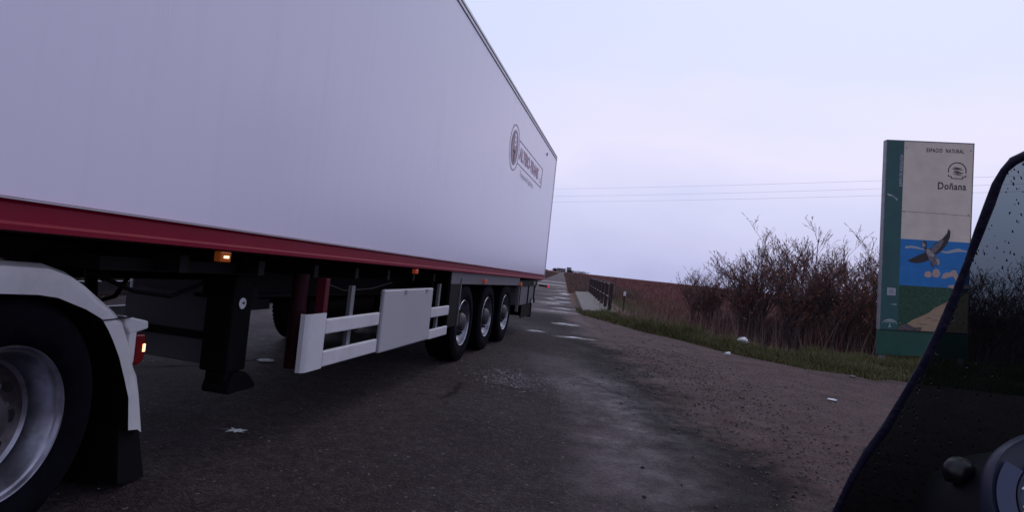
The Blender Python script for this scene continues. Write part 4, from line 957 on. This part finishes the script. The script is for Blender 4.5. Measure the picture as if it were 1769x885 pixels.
wave([(u, v+.07), (u+.05, v+.04), (u+.12, v+.03), (u+.19, v-.03), (u+.23, v-.06)], [.02, .05, .02, .02, .06], 'white_streak', 's_white', .005)
wave([(SG, Zt_-1.58), (Wb*.7, Zt_-1.60), (Wb-.01, Zt_-1.62)], [.006]*3, 'board_seam', 's_rock', .003)

# ------------------------------------------------------------------ motorcycle (windscreen, dash) seen from beside its rider
mc = thing('motorcycle', 'dark motorcycle front with a smoked rain spotted windscreen and blue gauge', 'motorcycle', (.62, .75, 0))
OX, OY = .62, .75
ROWS = [(.40, .80, .90), (.402, .745, 1.0), (.405, .724, 1.063), (.412, .713, 1.104), (.421, .703, 1.138), (.433, .692, 1.172), (.441, .677, 1.213), (.449, .661, 1.255), (.454, .65, 1.288), (.458, .64, 1.322), (.46, .629, 1.359), (.461, .619, 1.39), (.461, .608, 1.418), (.462, .603, 1.436), (.464, .598, 1.449), (.469, .594, 1.458), (.480, .590, 1.466), (.50, .588, 1.472)]
NT = 25; vs = []; 
def scr(i, tt):
    xe, ye, ze = ROWS[i]; hw = OX-xe
    return Vector((-hw*tt, ye+.10*(1-tt*tt)*(hw/.2)**.6-OY, ze+(.012*(1-tt*tt) if i == len(ROWS)-1 else .012*(1-tt*tt)*i/len(ROWS))))
for i in range(len(ROWS)):
    for k in range(NT): vs.append(scr(i, 1-2*k/(NT-1)))
fs = [(i*NT+k, i*NT+k+1, (i+1)*NT+k+1, (i+1)*NT+k) for i in range(len(ROWS)-1) for k in range(NT-1)]
mb = MB(); mb.add(vs, fs); ws = mb.build('windscreen', M['screen'], mc, fix=False); 
for p in ws.data.polygons: p.use_smooth = True
edge = [scr(i, 1) for i in range(len(ROWS))]+[scr(len(ROWS)-1, 1-2*k/(NT-1)) for k in range(1, NT)]+[scr(i, -1) for i in range(len(ROWS)-2, -1, -1)]
mb = MB(); rad = [.0042+.0006*math.sin(k*1.7)+.0005*math.sin(k*3.1) for k in range(len(edge))]; mb.tube(edge, rad, 10); mb.build('edge_trim', M['trimblue'], ws, smooth=True)
# rain drops on the outside of the screen
rd = random.Random(3); V_ = []; F_ = []; n0 = 0
for k in range(330):
    i = rd.uniform(3, len(ROWS)-1.2); tt = rd.uniform(.0, .97); i0 = int(i); q = scr(i0, tt).lerp(scr(i0+1, tt), i-i0)
    r = rd.uniform(.0005, .0014)*(1.5 if rd.random() < .08 else 1)
    nrm = Vector((-.35*tt, .9, -.2)).normalized(); a = nrm.cross(Vector((0, 0, 1))).normalized(); b_ = nrm.cross(a)
    st_ = rd.uniform(1, 1.9)
    ring = [q+nrm*.0006+a*r*math.cos(2*PI*j/7)+b_*r*st_*math.sin(2*PI*j/7) for j in range(7)]; V_ += ring+[q+nrm*(.0006+r*.6), q-nrm*.0002]
    F_ += [(n0+j, n0+(j+1) % 7, n0+7) for j in range(7)]; n0 += 9
o = bulk('raindrops', np.array([tuple(v) for v in V_]), np.array(F_), None, M['drop'], ws); o['kind'] = 'stuff'
# fairing under and in front of the screen
def loft(secs, name, m_, parent, smooth=True, closed=True):
    n_ = len(secs[0]); mb = MB(); vs = [p for s in secs for p in s]; fs = []
    for i in range(len(secs)-1):
        for k in range(n_ if closed else n_-1): fs.append((i*n_+k, i*n_+(k+1) % n_, (i+1)*n_+(k+1) % n_, (i+1)*n_+k))
    fs.append(tuple(range(n_))); fs.append(tuple((len(secs)-1)*n_+k for k in range(n_)))
    mb.add(vs, fs); return mb.build(name, M[m_], parent, smooth=smooth)
secs = []
for yy, hw, z0, z1 in ((.60, .10, .93, 1.06), (.63, .19, .86, 1.10), (.72, .225, .78, 1.07), (.85, .235, .70, .99), (1.0, .21, .66, .93), (1.12, .14, .68, .86), (1.17, .06, .73, .81)):
    zc, hh = (z0+z1)/2, (z1-z0)/2
    secs.append([(hw*math.copysign(abs(math.cos(a))**.7, math.cos(a)), yy-OY, zc+hh*math.copysign(abs(math.sin(a))**.7, math.sin(a))) for a in np.linspace(0, 2*PI, 33)[:-1]])
loft(secs, 'fairing', 'plast', mc)
secs = []   # dash mount behind the screen
for yy, hw, z0, z1 in ((.515, .175, 1.02, 1.165), (.53, .20, .99, 1.19), (.58, .205, .97, 1.20), (.66, .18, .95, 1.17)):
    zc, hh = (z0+z1)/2, (z1-z0)/2
    secs.append([(hw*math.copysign(abs(math.cos(a))**.6, math.cos(a))+.01, yy-OY, zc+hh*math.copysign(abs(math.sin(a))**.6, math.sin(a))) for a in np.linspace(0, 2*PI, 33)[:-1]])
loft(secs, 'dash_mount', 'plast', mc)
kb = bpy.data.objects.new('adjuster_knob', None)
mb = MB(); mb.lathe([(.0, .015), (.005, .0142), (.009, .0115), (.0125, .006), (.0135, .0), (.012, -.006), (.010, -.010)], 28, axis='z'); o = mb.build('adjuster_knob', M['gloss'], mc, smooth=True, loc=(.438-OX, .585-OY, 1.158)); o.rotation_euler = (-.2, .1, 0)
# instrument cluster: local frame on its face
nrm = Vector((-.42, -.82, .38)).normalized(); ex = Vector((.86, -.44, -.02)); ex = (ex-nrm*ex.dot(nrm)).normalized(); ey = nrm.cross(ex)
C0 = Vector((.479-OX, .502-OY, 1.159))
def CL(x, y, d=0): return C0+ex*x+ey*y+nrm*d
ic_body = MB(); n_ = 40
def outline(k_, grow):   # rounded housing, wider to the right
    a = 2*PI*k_/n_; c_, s_ = math.cos(a), math.sin(a); rx_ = .061 if c_ < 0 else .24
    return (rx_+grow)*math.copysign(abs(c_)**.85, c_), (.058+grow)*math.copysign(abs(s_)**.85, s_)
sec = [[CL(*outline(k, g), d) for k in range(n_)] for g, d in ((-.004, -.06), (.004, -.02), (.004, -.002), (.0, .004), (-.004, .002))]
vs = [p for s in sec for p in s]; fs = [(i*n_+k, i*n_+(k+1) % n_, (i+1)*n_+(k+1) % n_, (i+1)*n_+k) for i in range(4) for k in range(n_)]+[tuple(4*n_+k for k in range(n_))]
ic_body.add(vs, fs); ic = ic_body.build('instrument_cluster', M['bezel'], mc, smooth=True)
mb = MB(); mb.add([CL(.0425*math.cos(2*PI*k/48), .042*math.sin(2*PI*k/48), .005) for k in range(48)], [tuple(range(48))]); mb.build('gauge_dial', M['dial'], ic, fix=False)
def torus(cx, cy, R_, r, d):
    mb = MB(); mb.tube([CL(cx+R_*math.cos(2*PI*k/60), cy+R_*math.sin(2*PI*k/60), d) for k in range(61)], r, 8, cap=False); return mb
torus(0, 0, .0430, .0013, .006).build('dial_ring', M['bezel'], ic, smooth=True)
mb = MB(); A_ = np.linspace(PI*.85, PI*1.28, 18); pts = [CL(.0580*math.cos(a), .0580*math.sin(a), .006) for a in A_]+[CL(.0452*math.cos(a), .0452*math.sin(a), .006) for a in A_[::-1]]; mb.add(pts, [tuple(range(36))]); mb.build('display_strip', M['disp'], ic, fix=False)
for s, (px_, py_) in (('60', (-.0355, .0165)), ('40', (-.0415, .004)), ('20', (-.0405, -.0125)), ('80', (-.018, .028))):
    text('gauge_digits', s, .0074, M['digits'], ic, lambda x, y: CL(px_+x, py_+y, .0062), 1, .0001)
# body below: tank, fork, front wheel, bars, so that the machine stands on the ground
mb = MB(); mb.tube([(0, -.28, .99), (-.18, -.26, 1.0), (-.34, -.38, 1.0)], .012, 10); mb.tube([(-.25, -.31, 1.0), (-.36, -.385, 1.0)], .019, 10); mb.tube([(0, -.28, .99), (.18, -.26, 1.0), (.34, -.38, 1.0)], .012, 10); mb.build('handlebar', M['plast'], mc, smooth=True)
secs = []
for yy, hw, z0, z1 in ((-.35, .05, .80, .92), (-.42, .13, .72, .98), (-.55, .16, .70, 1.0), (-.72, .13, .70, .94), (-.85, .09, .70, .84), (-1.2, .13, .72, .83), (-1.5, .10, .78, .86)):
    zc, hh = (z0+z1)/2, (z1-z0)/2; secs.append([(hw*math.cos(a), yy, zc+hh*math.sin(a)) for a in np.linspace(0, 2*PI, 25)[:-1]])
loft(secs, 'tank_and_seat', 'plast', mc)
def bwheel(y):
    w = bpy.data.objects.new('wheel', None); COL.objects.link(w); w.parent = mc; w.location = (0, y, .31)
    mb = MB(); mb.tube([(0, .26*math.cos(a), .26*math.sin(a)) for a in np.linspace(0, 2*PI, 49)], .052, 12, cap=False); mb.build('tyre', M['rubber'], w, smooth=True)
    mb = MB(); mb.tube([(0, .205*math.cos(a), .205*math.sin(a)) for a in np.linspace(0, 2*PI, 49)], .02, 8, cap=False)
    for k in range(10):
        a = 2*PI*k/10; mb.tube([(0, .03*math.cos(a), .03*math.sin(a)), (0, .2*math.cos(a), .2*math.sin(a))], .008, 6)
    mb.tube([(-.06, 0, 0), (.06, 0, 0)], .03, 12); mb.build('rim', M['rimdark'], w, smooth=True)
bwheel(.45); bwheel(-1.05)
for sx_ in (-1, 1):
    mb = MB(); mb.tube([(sx_*.09, .45, .31), (sx_*.09, .12, .92)], .025, 10); mb.build('fork', M['plast'], mc, smooth=True)
mb = MB(); mb.box((-.12, -.75, .25), (.12, -.2, .70)); mb.build('engine', M['black'], mc, bevel=.05)
mb = MB(); mb.box((-.09, -1.05, .29), (-.06, -.6, .36)); mb.box((.06, -1.05, .29), (.09, -.6, .36)); mb.build('swingarm', M['black'], mc, bevel=.01)
